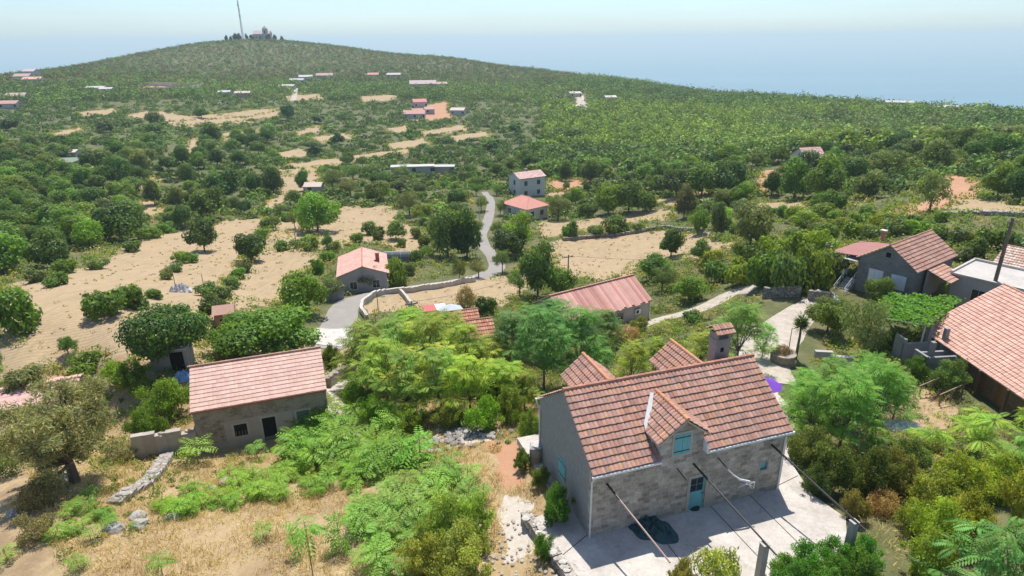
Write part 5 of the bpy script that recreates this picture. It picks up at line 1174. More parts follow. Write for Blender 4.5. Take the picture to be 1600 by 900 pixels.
# polytunnel
p = ground(621, 408); r = empty('polytunnel', p, .05, 'small polytunnel with white top and dark net behind the field house', 'polytunnel'); mb, mn = MB(), MB(); Lp, rp = 4.6, 1.25
for i in range(10):
    a, b = pi * i / 10, pi * (i + 1) / 10; t = mb if 3 <= i <= 8 and i > 4 else mn
    t.face([(-Lp / 2, -rp * math.cos(a), 1.9 * math.sin(a)), (Lp / 2, -rp * math.cos(a), 1.9 * math.sin(a)), (Lp / 2, -rp * math.cos(b), 1.9 * math.sin(b)), (-Lp / 2, -rp * math.cos(b), 1.9 * math.sin(b))], (.62, .64, .64) if t is mb else (.10, .11, .12))
mb.build('white_sheet', M['cloth'], r); mn.build('dark_net', M['cloth'], r)
for x in (-2.3, -.8, .8, 2.3): MB().tube([(x, -(rp + .02) * math.cos(t), 1.93 * math.sin(t)) for t in np.linspace(0, pi, 12)], .03, 4, (.5, .5, .5)).build('hoop', M['metal'], r)
# awning things behind the grove
p = ground(705, 508); r = empty('parasol', p, 0, 'faded grey blue parasol beside the hut roofs in the grove', 'parasol'); mb = MB()
for i in range(8): a, b = i * pi / 4, (i + 1) * pi / 4; mb.face([(1.5 * math.cos(a), 1.5 * math.sin(a), 2.1), (1.5 * math.cos(b), 1.5 * math.sin(b), 2.1), (0, 0, 2.6)], (.42, .46, .50))
mb.build('canopy', M['cloth'], r); MB().tube([(0, 0, 0), (0, 0, 2.6)], .03, 6, (.5, .5, .5)).build('pole', M['metal'], r)
p = ground(682, 505); r = empty('awning', p, .3, 'red and white sheet awning left of the faded parasol', 'awning')
MB().box((-1.5, -1, 2.1), (0, 1, 2.14), (.5, .12, .10)).build('red_sheet', M['cloth'], r); MB().box((.01, -1, 2.08), (1.3, 1, 2.12), (.7, .7, .68)).build('white_sheet', M['cloth'], r)
for x in (-1.4, 1.2):
    for y in (-.9, .9): MB().tube([(x, y, -.3), (x, y, 2.08)], .03, 5, (.4, .4, .4)).build('post', M['metal'], r)
p = ground(524, 468); r = empty('lean_to', p, .9, 'small dark lean to at the left wall of the field house', 'shed')
MB().box((-1, -.8, -1), (1, .8, 2.0), (.22, .21, .2)).build('wall', M['plaster'], r); MB().box((-1.2, -1, 2.0), (1.2, 1, 2.1), (.4, .36, .33)).build('roof', M['plaster'], r)
# ------------------------------------------------------------------ trees and bushes one can tell apart
for a in [
 # left fields
 ('broad', 320, 393, 340, 46, DK, 'round tree standing alone between two mown strips of the left field'),
 ('broad', 393, 408, 365, 54, DK, 'very dense round dark tree on the field edge left of the pink roofed field house'),
 ('broad', 191, 377, 313, 78, DK, 'large dark tree touching the upper edge of the long mown field'),
 ('broad', 242, 320, 283, 26, DK, 'slim dark tree above the large dark tree at the field edge'),
 ('broad', 278, 322, 292, 30, OL, 'small greyish tree beside the slim dark tree above the mown field'),
 ('broad', 329, 341, 295, 54, GR, 'broad bushy tree at the top end of the middle mown strip'),
 ('broad', 290, 356, 318, 34, DK, 'tall bush just left of the round tree between the mown strips'),
 ('broad', 354, 313, 266, 58, DK, 'wide dark tree left of the pair of trees by the pink soil'),
 ('broad', 400, 303, 270, 28, DK, 'left one of the pair of dark trees by the pink soil'),
 ('broad', 428, 302, 262, 33, DK, 'right and bigger one of the pair of dark trees by the pink soil'),
 ('broad', 295, 290, 257, 28, DK, 'small dark oval tree above the wide dark tree'),
 ('broad', 287, 258, 226, 23, DK, 'narrow dark tree at the end of the tan lane in the upper fields'),
 ('broad', 183, 288, 246, 46, DK, 'big dark tree at the right end of the dark tree row over the left wood'),
 ('broad', 150, 268, 232, 42, DK, 'big dark tree second from right in the row over the left wood'),
 ('broad', 222, 270, 234, 36, GY, 'grey green feathery tree right of the dark tree row over the left wood'),
 ('broad', 332, 225, 192, 36, DK, 'dark round tree standing tall in the middle of the upper tan fields'),
 ('broad', 243, 196, 175, 26, DK, 'dark round tree on the long upper tan field'),
 ('broad', 315, 184, 168, 22, DK, 'dark tree at the upper rim of the long upper tan field'),
 ('broad', 450, 188, 162, 24, (0.062, 0.116, 0.054), 'dark pointed tree right of the long upper tan field'),
 ('broad', 340, 258, 233, 30, DK, 'dark tree at the left end of the short row in the upper fields'),
 ('broad', 375, 258, 235, 32, DK, 'dark tree at the right end of the short row in the upper fields'),
 ('bush', 166, 492, 446, 72, GR, 'long low bush in the left field, its larger left half'),
 ('bush', 207, 482, 441, 56, GR, 'long low bush in the left field, its smaller right half'),
 ('bush', 28, 517, 450, 76, GR, 'large dark bush at the left edge of the mown field'),
 ('broad_fine', 268, 572, 470, 124, (0.081, 0.139, 0.053), 'large dark spreading tree over the small grey shed'),
 ('broad', 337, 504, 461, 50, DK, 'dark tree right behind the spreading tree by the brick hut'),
 ('bush', 135, 588, 553, 66, BR, 'bright bush at the near edge of the mown field'),
 ('open', 108, 556, 522, 36, GR, 'tiny sparse tree alone on the mown field'),
 ('bush', 40, 605, 576, 72, OL, 'grey green mound of a bush behind the low outbuilding'),
 ('bush', 282, 408, 392, 26, BR, 'small bright bush at the foot of the lone round field tree'),
 ('bush', 275, 425, 410, 30, OL, 'low scruffy bush on the strip between two mown fields'),
 ('bush', 330, 462, 441, 42, OL, 'low rough bush on the field strip above the dark spreading tree'),
 ('bush', 100, 427, 402, 40, GR, 'bush at the lower edge of the left wood by the long mown field'),
 ('bush', 60, 440, 420, 40, OL, 'dusty bush on the rough bank at the left end of the long field'),
 # middle
 ('olive', 431, 359, 334, 20, OL, 'small olive in the row along the field strip, the lowest one'),
 ('olive', 439, 338, 316, 26, OL, 'small olive in the row along the field strip, the middle one'),
 ('olive', 461, 357, 329, 24, OL, 'grey olive next to the round leafy tree of the middle fields'),
 ('broad', 497, 361, 305, 64, BR, 'round bright leafy tree in the middle of the fields'),
 ('broad', 460, 322, 298, 30, GR, 'green tree behind the grey olive by the round leafy tree'),
 ('broad', 475, 298, 265, 24, GR, 'small lone tree on the pink tan field'),
 ('olive', 520, 298, 262, 44, OL, 'olive tree in the big grey clump, left one'),
 ('olive', 548, 308, 276, 48, OL, 'olive tree in the big grey clump, front one'),
 ('olive', 552, 282, 255, 40, OL, 'olive tree in the big grey clump, rear one'),
 ('olive', 580, 275, 253, 38, OL, 'olive tree right of the big grey clump by the long white roof'),
 ('broad', 588, 312, 282, 42, GR, 'green tree right of the olive clump'),
 ('olive', 640, 336, 294, 42, OL, 'tall grey olive above the fenced tan plot'),
 ('broad', 662, 344, 318, 30, YL, 'yellow green tree at the right corner of the fenced tan plot'),
 ('bush', 578, 366, 345, 26, GR, 'small orchard bush in the tan plot, left one'),
 ('bush', 592, 373, 354, 24, GR, 'small orchard bush in the tan plot, front one'),
 ('broad', 619, 374, 346, 32, GR, 'round orchard tree in the tan plot, the largest'),
 ('bush', 628, 386, 369, 18, BR, 'small bright bush below the round orchard tree'),
 ('broad', 700, 402, 330, 56, DK, 'very large dark tree by the road, its left half'),
 ('broad', 730, 404, 328, 52, (0.090, 0.155, 0.050), 'very large dark tree by the road, its right half'),
 ('open', 812, 394, 326, 66, YL, 'yellowish tree leaning over the road left of the ploughed field'),
 ('broad', 795, 400, 356, 56, DK, 'dark lower tree under the yellowish tree by the road'),
 ('olive', 785, 426, 386, 34, OL, 'small round olive by the roadside left of the ploughed field'),
 ('olive', 748, 434, 402, 38, GY, 'pale small olive at the road bend'),
 ('open', 718, 440, 396, 28, OL, 'small thin tree with clear trunk at the road bend'),
 ('olive', 574, 453, 411, 58, (0.109, 0.132, 0.078), 'dark olive hiding the gable of the field house'),
 ('bush', 620, 448, 402, 36, BR, 'bright green bush at the right wall of the field house'),
 ('olive', 522, 470, 430, 40, OL, 'grey olive at the left wall of the field house by the road'),
 ('broad', 476, 492, 424, 68, BR, 'bright round tree left of the road and the field house'),
 ('bush', 498, 428, 400, 22, BR, 'small bright bush on the field edge left of the field house'),
 ('bush', 512, 410, 390, 26, BR, 'low bush behind the field house'),
 ('open', 514, 390, 361, 24, GR, 'feathery small tree behind the field house'),
 ('bush', 486, 390, 370, 30, OL, 'dusty bush at the end of the weedy strip behind the field house'),
 ('broad', 840, 465, 385, 62, (0.116, 0.194, 0.054), 'big leafed tree in front of the ploughed field by the road'),
 ('olive', 812, 462, 420, 42, GR, 'smaller tree leaning left of the big leafed tree'),
 ('broad', 876, 462, 418, 44, GR, 'green tree at the left end of the ribbed pink roof'),
 ('bush', 760, 490, 461, 44, DK, 'dark bush right of the hut roofs'),
 ('broad', 918, 338, 316, 32, GR, 'bush like tree behind the wall above the ploughed field'),
 ('broad', 950, 336, 284, 46, BR, 'bright tree left in the trio behind the ploughed field'),
 ('broad', 982, 334, 280, 52, GR, 'wide tree in the middle of the trio behind the ploughed field'),
 ('broad', 1008, 330, 298, 34, GR, 'smaller tree right in the trio behind the ploughed field'),
 ('olive', 872, 344, 304, 44, OL, 'grey green tree right of the hip roofed house'),
 ('open', 885, 299, 282, 14, GR, 'tiny ball shaped tree in the bare yard right of the white house'),
 ('broad', 884, 283, 252, 28, DK, 'dark tree right behind the white house'),
 ('broad', 922, 285, 250, 34, DK, 'dark tree behind the bare yard of the white house'),
 ('bush', 891, 372, 344, 30, GR, 'bush at the left end of the low wall over the ploughed field'),
 ('bush', 962, 366, 336, 46, GR, 'large bush in the middle of the wall over the ploughed field'),
 ('bush', 930, 368, 350, 36, OL, 'dusty bush left of the large bush on the wall over the ploughed field'),
 ('bush', 1000, 360, 344, 34, OL, 'dusty bush right of the large bush on the wall over the ploughed field'),
 ('broad', 1056, 308, 262, 54, DK, 'round dark tree at the left of the dark tree row on the right'),
 ('broad', 1096, 306, 256, 52, GR, 'round tree second in the dark tree row on the right'),
 ('broad', 1136, 306, 248, 62, DK, 'round tree at the right of the dark tree row on the right'),
 ('broad', 1030, 292, 256, 40, DK, 'dark tree just left behind the dark tree row'),
 ('broad', 1158, 320, 286, 34, BR, 'bright small tree in front of the dark tree row'),
 ('broad', 1068, 342, 290, 34, (0.116, 0.139, 0.078), 'slender grey dark tree right of the trio behind the ploughed field'),
 ('broad', 1118, 374, 316, 30, (0.093, 0.116, 0.062), 'dark shaggy tree at the right end of the ploughed field'),
 ('broad', 1090, 366, 326, 32, BR, 'bright tree left of the dark shaggy tree'),
 ('broad', 1172, 384, 316, 60, OL, 'wide olive green tree right of the dark shaggy tree'),
 ('broad', 1048, 402, 358, 44, DK, 'dark tree rising highest at the right end of the ploughed field'),
 ('broad', 1094, 406, 375, 36, GR, 'rounded tree standing inside the right end of the ploughed field'),
 ('broad', 1018, 440, 396, 56, GR, 'green tree right behind the ribbed pink roof'),
 ('olive', 1034, 456, 414, 46, OL, 'soft grey tree beside the ribbed pink roof'),
 ('broad', 1076, 470, 432, 52, BR, 'bright tree at the side of the track right of the ribbed pink roof'),
 # right
 ('broad', 1240, 312, 250, 54, GR, 'left crown of the great twin tree below the hillside house'),
 ('broad', 1284, 312, 246, 66, GR, 'right crown of the great twin tree below the hillside house'),
 ('broad', 1356, 310, 268, 48, OL, 'tree right of the great twin tree by the red soil'),
 ('open', 1384, 276, 230, 62, (0.155, 0.202, 0.078), 'umbrella shaped tree with light crown above the red soil'),
 ('open', 1452, 330, 266, 62, (0.163, 0.194, 0.093), 'umbrella shaped olive with dark trunk alone on the red soil'),
 ('bush', 1470, 348, 327, 22, BR, 'small bright bush below the umbrella olive'),
 ('broad', 1558, 308, 258, 52, GR, 'big round tree at the right end of the red soil plot'),
 ('broad', 1592, 318, 262, 50, DK, 'big tree cut by the right edge beyond the red soil'),
 ('broad', 1300, 335, 296, 44, GR, 'tree in front of the great twin tree'),
 ('broad', 1255, 355, 330, 40, BR, 'bright low tree in front of the great twin tree'),
 ('broad', 1205, 305, 268, 34, DK, 'dark tree between the dark row and the great twin tree'),
 ('bush', 1590, 395, 355, 60, OL, 'dusty bush at the right edge above the flat roof'),
 ('bush', 1545, 385, 350, 44, GR, 'green bush above the old barrel tile roof'),
 # around the near houses
 ('broad_fine', 430, 560, 478, 150, (0.152, 0.248, 0.056), 'wide bright tree mass behind the pink roofed cottage'),
 ('broad_fine', 372, 556, 500, 90, BR, 'bright tree at the left end of the mass behind the cottage'),
 ('bush_fine', 519, 575, 535, 44, GR, 'dense upright bush at the right corner of the cottage'),
 ('bush_fine', 262, 650, 588, 84, BR, 'tall bright bush at the left wall of the cottage'),
 ('bush_fine', 232, 690, 630, 66, GR, 'dark bush between the big olive and the cottage wall'),
 ('bush_fine', 215, 612, 560, 70, BR, 'bright bush behind the big olive tree'),
 ('bush_fine', 180, 600, 565, 60, YL, 'yellow green bush left of the shed beside the olive top'),
 ('dry_bush', 978, 530, 505, 46, (0.420, 0.310, 0.171), 'brown dry bush before the long shed, left one'),
 ('bush_fine', 1000, 520, 492, 36, (0.217, 0.202, 0.078), 'olive brown bush against the wall of the long shed'),
 ('dry_bush', 1030, 522, 500, 40, (0.420, 0.372, 0.202), 'pale dry bush on the bank right of the long shed'),
 ('open', 935, 585, 515, 52, (0.186, 0.217, 0.109), 'thin young olive on the bare patch behind the left rear dormer'),
 ('bush', 1085, 505, 485, 34, GR, 'bush on the verge of the track right of the long shed'),
 ('olive', 1345, 570, 462, 92, (0.194, 0.217, 0.116), 'fine leaved grey green tree right of the drive'),
 ('broad_fine', 1292, 520, 462, 66, GR, 'leafy tree in front of the outside stair'),
 ('broad_fine', 1372, 478, 430, 52, GR, 'small leafy tree before the white shuttered windows'),
 ('bush_fine', 1505, 468, 430, 74, YL, 'yellow green rounded shrub below the flat roof'),
 ('bush_fine', 1475, 612, 558, 66, (0.124, 0.202, 0.093), 'broad shrub in the bare yard by the brown house'),
 ('bush_fine', 1432, 592, 552, 44, GR, 'round bush left of the broad shrub in the bare yard'),
 ('bush_fine', 1395, 545, 515, 40, GR, 'leafy bush left of the unfinished concrete walls'),
]: P_(*a)
P_('big_olive', 118, 754, 582, 228, (0.287, 0.271, 0.163), 'large silvery olive with gnarled trunk on the dry slope', rot=.6)
P_('dry_bush', 730, 482, 438, 34, (0.420, 0.310, 0.186), 'almost bare small tree in the pen by the road')

hg = 'scruffy bushes on the weedy strips between the mown fields'
for u, vb, vt, w, hue in [(418, 356, 340, 22, OL), (408, 374, 356, 24, GR), (401, 392, 374, 20, OL), (384, 424, 404, 28, OL), (372, 436, 418, 30, GR), (362, 450, 432, 30, OL), (352, 466, 446, 32, OL), (442, 392, 376, 26, GR), (462, 388, 372, 28, OL), (482, 382, 366, 26, BR), (448, 346, 330, 20, GR), (478, 352, 336, 22, OL), (300, 410, 392, 26, BR), (262, 436, 420, 24, OL), (240, 466, 450, 30, GR), (90, 446, 426, 40, GR), (150, 420, 402, 36, OL), (205, 392, 374, 34, GR), (236, 372, 354, 34, BR), (262, 364, 346, 30, GR), (520, 392, 372, 28, OL), (556, 378, 362, 22, BR), (650, 372, 352, 24, OL), (662, 386, 364, 24, GR), (648, 410, 388, 26, GR), (636, 428, 408, 26, OL)]:
    P_('bush', u, vb, vt, w, hue, 'scruffy bush on a weedy strip bordering the mown fields', hg)
rg_ = 'olives along the valley road'
for u, vb, vt, w in [(778, 372, 344, 30), (744, 372, 340, 30), (752, 330, 306, 26), (782, 336, 310, 26), (744, 306, 284, 24), (776, 306, 286, 24)]:
    P_('olive', u, vb, vt, w, random.choice([OL, GR]), 'grey green tree lining the valley road below the hip roofed house', rg_)
# hedge of large shrubs left of the block house
hg = 'shrubs of the thick hedge left of the block house'
for u, vb, vt, w in [(1125, 440, 404, 50), (1158, 444, 400, 56), (1195, 446, 392, 60), (1230, 452, 384, 62), (1268, 450, 380, 60), (1205, 412, 366, 52), (1245, 402, 360, 50), (1285, 398, 360, 50), (1162, 412, 374, 44), (1300, 430, 388, 44), (1110, 420, 388, 44), (1265, 432, 386, 50)]:
    P_('bush', u, vb, vt, w, random.choice([OL, GR, YL, GR]), 'olive green shrub of the thick hedge left of the block house', hg)
hg = 'shrubs between the block house and the red soil'
for u, vb, vt, w in [(1330, 372, 346, 40), (1362, 376, 350, 44), (1398, 366, 340, 46), (1432, 364, 340, 42), (1466, 372, 348, 40), (1500, 380, 354, 40), (1345, 350, 330, 36), (1385, 350, 330, 40), (1425, 352, 334, 34), (1520, 400, 370, 40), (1500, 405, 385, 34), (1240, 378, 352, 44), (1310, 360, 336, 40)]:
    P_('bush', u, vb, vt, w, random.choice([OL, GR, YL, BR]), 'light green shrub between the block house roof and the red soil', hg)

# ------------------------------------------------------------------ the grove of trees of heaven and other near trees
gv = 'trees of the pinnate leaved grove between the two stone houses'
for u, vb, vt, w, k in [(600, 640, 520, 130, 0), (640, 655, 540, 120, 1), (690, 650, 535, 130, 1), (735, 650, 545, 120, 0), (785, 640, 560, 110, 0), (575, 612, 500, 120, 0), (625, 606, 494, 120, 1), (675, 600, 488, 120, 0), (725, 600, 500, 110, 0), (772, 596, 520, 110, 0), (640, 566, 478, 110, 0), (700, 560, 482, 100, 0), (820, 640, 575, 70, 0)]:
    P_('ailanthus_seed' if k else 'ailanthus', u, vb, vt, w, (0.194, 0.318, 0.065) if k else AI, 'tree with yellow seed clusters in the pinnate leaved grove' if k else 'bright green tree of the pinnate leaved grove between the stone houses', gv + (' with seeds' if k else ''))
for u, vb, vt, w in [(590, 668, 610, 70), (640, 680, 630, 70), (700, 668, 625, 60), (760, 672, 615, 70), (800, 660, 600, 60), (560, 650, 590, 60), (770, 640, 590, 60)]:
    P_('bush_fine', u, vb, vt, w, random.choice([(.17, .28, .05), (.20, .24, .07)]), 'leafy undergrowth bush at the foot of the grove', 'bushes at the foot of the grove')
bk = 'dark leafy trees behind the dormered house'
for u, vb, vt, w in [(800, 590, 480, 110), (850, 612, 470, 130), (905, 600, 472, 120), (865, 560, 462, 110), (940, 545, 480, 80), (825, 560, 470, 100)]:
    P_('ailanthus', u, vb, vt, w, (0.116, 0.232, 0.059), 'deep green leafy tree behind the left end of the dormered house', bk)
for u, vb, vt, w, h, lab in [(985, 610, 530, 74, AI, 'bright young tree between the two rear dormers'), (1020, 580, 525, 60, AI, 'bright young tree just left of the right rear dormer'), (1150, 575, 466, 112, (0.186, 0.310, 0.062), 'bright tree behind the chimney by the drive'), (1090, 580, 515, 70, AI, 'bright small tree between the right rear dormer and the chimney'), (1190, 560, 500, 50, (0.186, 0.310, 0.062), 'light spray of a tree leaning over the drive')]:
    P_('ailanthus', u, vb, vt, w, h, lab)
rg = 'bright trees of the clump right of the dormered house'
for u, vb, vt, w in [(1262, 690, 585, 110), (1310, 705, 570, 130), (1360, 690, 560, 120), (1290, 650, 555, 110), (1345, 640, 548, 110), (1395, 655, 580, 80), (1250, 650, 570, 80)]:
    P_('ailanthus', u, vb, vt, w, (0.147, 0.287, 0.056), 'bright feathery tree of the clump right of the dormered house', rg)
sg = 'dark shrubs under the clump right of the dormered house'
for u, vb, vt, w, hue in [(1255, 730, 660, 76, OL), (1300, 770, 690, 90, (0.139, 0.147, 0.062)), (1350, 775, 690, 90, (0.116, 0.139, 0.054)), (1400, 770, 700, 84, (0.186, 0.186, 0.078)), (1270, 775, 720, 60, (0.109, 0.124, 0.054)), (1420, 730, 680, 70, (0.171, 0.194, 0.070)), (1330, 810, 760, 50, (0.202, 0.155, 0.078))]:
    P_('bush_fine', u, vb, vt, w, hue, 'dusky shrub under the bright clump right of the dormered house', sg)
P_('dry_bush', 1372, 800, 758, 60, (0.341, 0.217, 0.124), 'brown withered bush at the edge of the concrete yard')
yg = 'yellow green shrubs in the lower right corner'
for u, vb, vt, w in [(1450, 800, 740, 90), (1500, 790, 712, 110), (1555, 780, 705, 110), (1590, 830, 720, 90), (1450, 860, 770, 90), (1420, 830, 775, 60), (1500, 850, 760, 100), (1440, 900, 820, 90)]:
    P_('bush_fine', u, vb, vt, w, (.25,.30,.065), 'yellow green fine leaved shrub of the mass in the lower right', yg)
P_('ailanthus_near', 1522, 712, 636, 110, AI, 'young tree with long arching fronds in front of the brown house')
P_('ailanthus_near', 1585, 770, 668, 110, (0.178, 0.295, 0.070), 'tall young tree with arching fronds cut by the right edge')
P_('ailanthus_near', 1450, 700, 660, 70, AI, 'low leafy sprout left of the long fronded young tree')
P_('ailanthus_near', 1598, 690, 630, 60, AI, 'leafy sprout in front of the brown doors')
for u, vb, vt, w, lab in [(1520, 950, 800, 170, 'large frond plant in the lower right corner, left one'), (1600, 960, 795, 170, 'large frond plant in the lower right corner, right one')]:
    P_('ailanthus_near', u, vb, vt, w, (0.155, 0.295, 0.085), lab)
bg_ = 'deep green plants in front of the concrete yard'
for u, vb, vt, w in [(1220, 905, 862, 70), (1262, 900, 848, 76), (1305, 890, 842, 80), (1350, 890, 836, 70), (1290, 925, 865, 80), (1240, 930, 875, 80), (1345, 920, 860, 80)]:
    P_('bush_fine', u, vb, vt, w, (0.116, 0.232, 0.062), 'deep green plant mounding up before the concrete yard and its posts', bg_)
P_('open', 1110, 945, 846, 90, (0.326, 0.333, 0.116), 'sparse yellowish little tree at the bottom edge before the yard')
P_('bush_fine', 1060, 935, 870, 60, (0.264, 0.264, 0.101), 'sparse yellowish bush left of the little tree at the bottom edge')
for u, vb, vt, w, hue, lab in [(872, 812, 752, 66, (0.093, 0.202, 0.054), 'dark green plant growing against the gable wall'), (845, 760, 725, 36, GR, 'weedy bush at the rear corner of the gable wall'), (828, 690, 634, 50, (0.171, 0.279, 0.062), 'bright bush on the bank left of the gable'), (815, 735, 700, 34, GR, 'small bush by the stone block left of the gable'), (850, 872, 832, 40, GR, 'weeds at the outer side of the low yard wall')]:
    P_('bush_fine', u, vb, vt, w, hue, lab)
ml = 'soft grey green broom bushes left of the yard'
for u, vb, vt, w in [(690, 860, 770, 100), (740, 850, 775, 80), (720, 905, 820, 120), (660, 900, 830, 90)]:
    P_('bush_fine', u, vb, vt, w, (.27,.32,.10), 'soft olive coloured broom bush left of the yard wall', ml)

for u, vb, vt, w, hue, lab in [(60, 790, 742, 70, (.25,.22,.11), 'brownish scrub right of the grey rocks under the big olive'), (20, 740, 690, 60, (.22,.23,.10), 'dusty bush at the left edge behind the big olive'), (190, 720, 690, 60, (.27,.23,.12), 'brown scrub right of the big olive'), (60, 840, 800, 60, (.30,.22,.13), 'reddish brown weeds at the lower left')]:
    P_('dry_bush', u, vb, vt, w, hue, lab)
# saplings on the dry slope
NS = 0
def saplings(poly, n, hmin, hmax, hue, label, group):
    global NS
    us, vs = [p[0] for p in poly], [p[1] for p in poly]; k = 0; t = 0
    while k < n and t < n * 20:
        t += 1; u, v = random.uniform(min(us), max(us)), random.uniform(min(vs), max(vs))
        if not inside(np.array([u]), np.array([v]), poly)[0]: continue
        p = ground(u, v); h = random.uniform(hmin, hmax); plant('sapling', float(p[0]), float(p[1]), h * random.uniform(.9, 1.25), h, hue, label, group); k += 1; NS += 1
saplings([(215, 812), (300, 770), (400, 742), (520, 715), (580, 740), (560, 770), (420, 785), (300, 808)], 95, .5, 1.5, (.185,.30,.045), 'low sapling in the dense green strip across the dry slope', 'saplings of the green strip')
saplings([(440, 740), (470, 680), (560, 650), (650, 690), (660, 740), (560, 745)], 62, 1.1, 3.0, (.17,.28,.05), 'tall sapling in the thicket in front of the grove', 'saplings of the thicket before the grove')
saplings([(570, 760), (640, 720), (740, 720), (760, 790), (680, 830), (600, 850), (560, 820)], 62, .6, 2.1, (0.209, 0.310, 0.078), 'yellowish sapling in the loose growth left of the red earth', 'saplings left of the red earth')
saplings([(560, 900), (580, 840), (680, 830), (700, 890)], 22, .9, 1.7, (0.202, 0.310, 0.078), 'sapling among the broom at the bottom edge', 'saplings among the broom')
saplings([(85, 850), (110, 780), (150, 765), (180, 800), (230, 825), (180, 845)], 20, .6, 1.1, (0.186, 0.295, 0.062), 'sapling on the slope below the big olive', 'saplings below the big olive')
for u, vb, vt, w, lab in [(256, 905, 862, 44, 'single yellow green sapling at the bottom edge of the dry grass'), (490, 905, 790, 66, 'tall thin stemmed sapling at the bottom edge'), (462, 870, 825, 30, 'narrow sapling beside the tall thin stemmed one'), (535, 860, 795, 50, 'leaning sapling right of the tall thin stemmed one'), (118, 890, 862, 34, 'lone sapling in the lower left of the dry grass'), (412, 838, 812, 36, 'small sapling alone in the middle of the dry grass'), (310, 725, 685, 60, 'sapling pair under the cottage wall'), (402, 715, 686, 34, 'sapling before the dark doorway of the cottage'), (10, 880, 850, 40, 'sapling at the left edge of the dry grass'), (380, 690, 668, 10, 'thin sprout at the cottage wall')][:9]:
    P_('sapling', u, vb, vt, w, (0.186, 0.310, 0.070), lab)

# ------------------------------------------------------------------ woods of similar trees and the mass of scrub beyond
FOOTA = [(x, y, yaw, L, W, m) for x, y, yaw, L, W, m in FOOT]
def free(X, Y, marg=0.0, fields=True, roads=True):
    ok = np.ones(X.shape, bool)
    for x, y, yaw, L, W, m in FOOTA:
        dx, dy = X - x, Y - y; c, s = math.cos(yaw), math.sin(yaw); a = dx * c + dy * s; b = -dx * s + dy * c; m = m + marg
        ok &= ~((a > -m) & (a < L + m) & (b > -m - 1.0) & (b < W + m))
    if fields:
        for p in TANW + SOILW + PALEW: ok &= ~inside(X, Y, p)
    if roads:
        for pts, wd in ROADS:
            for (x0, y0), (x1, y1) in zip(pts[:-1], pts[1:]):
                L2 = (x1 - x0) ** 2 + (y1 - y0) ** 2 + 1e-9; t = np.clip(((X - x0) * (x1 - x0) + (Y - y0) * (y1 - y0)) / L2, 0, 1)
                ok &= np.hypot(X - x0 - t * (x1 - x0), Y - y0 - t * (y1 - y0)) > wd / 2 + marg + .5
    return ok
NW = 0; POOL = []
def wood(poly, gap, n, kinds, hues, hh, label, group):
    global NW
    W_ = np.array([ground(u, v)[:2] for u, v in poly]); x0, y0 = W_.min(0); x1, y1 = W_.max(0)
    X = pr.uniform(x0, x1, n * 14); Y = pr.uniform(y0, y1, n * 14)
    s = inside(X, Y, [tuple(p) for p in W_]) & free(X, Y, 1.2); X, Y = X[s], Y[s]
    if not len(X): return
    pl = np.array(PLANTS); got = 0
    for x, y in zip(X, Y):
        d = np.hypot(pl[:, 0] - x, pl[:, 1] - y)
        if (d < np.maximum(gap * .62, pl[:, 2] * .75)).any(): continue
        h = pr.uniform(*hh); k = kinds[pr.randint(len(kinds))]
        if 'bush' in k: h *= .62
        wd = h * pr.uniform(1.05, 1.5); POOL.append((k, float(x), float(y), wd, h, hues[pr.randint(len(hues))], label, group)); PLANTS.append((x, y, wd / 2))
        pl = np.array(PLANTS); got += 1; NW += 1
        if got >= n: break
wood([(0, 262), (120, 262), (235, 285), (245, 300), (195, 352), (130, 412), (60, 430), (0, 442)], 8.5, 66, ['broad'], [DK, GR, GR, BR], (3.6, 6.5), 'green tree inside the dense wood left of the long mown field', 'trees of the dense left wood')
wood([(230, 300), (430, 240), (480, 300), (425, 335), (345, 342), (270, 356), (225, 372)], 8, 34, ['broad', 'broad', 'bush'], [DK, GR, BR, OL], (2.6, 4.6), 'tree or bush of the broken growth above the mown fields', 'growth above the mown fields')
wood([(0, 232), (250, 232), (420, 205), (430, 240), (235, 285), (120, 262), (0, 262)], 9, 40, ['broad', 'broad'], [DK, GR, OL], (4.2, 7), 'tree of the upper left wood below the far tan fields', 'trees of the upper left wood')
wood([(500, 250), (700, 235), (800, 255), (790, 330), (745, 345), (670, 330), (620, 318), (520, 318)], 7, 50, ['broad', 'olive', 'bush', 'broad'], [OL, GR, DK, OL], (2.8, 5), 'tree of the mixed olive growth round the long white roof', 'mixed growth round the long white roof')
wood([(800, 250), (1180, 235), (1195, 300), (1060, 345), (930, 330), (860, 310)], 7.5, 40, ['broad', 'broad', 'bush'], [DK, GR, GR, BR], (3.5, 6), 'tree of the thick growth right of the white house', 'thick growth right of the white house')
wood([(1180, 250), (1420, 215), (1600, 225), (1600, 300), (1540, 285), (1480, 270), (1400, 310), (1200, 300)], 8.5, 46, ['broad'], [DK, GR, GR, OL], (4.2, 7), 'green tree of the dense wood behind the red soil', 'trees of the wood behind the red soil')
wood([(1060, 320), (1180, 310), (1400, 335), (1420, 360), (1240, 400), (1150, 385)], 6, 30, ['bush', 'broad'], [OL, GR, YL], (2.4, 4), 'bush of the rough ground between the ploughed field and the red soil', 'bushes of the rough ground')
wood([(640, 345), (700, 320), (780, 345), (760, 330), (690, 405), (655, 420)], 5, 10, ['bush', 'olive'], [OL, GR], (2, 3.6), 'bush by the road near the very large dark tree', 'bushes by the road')

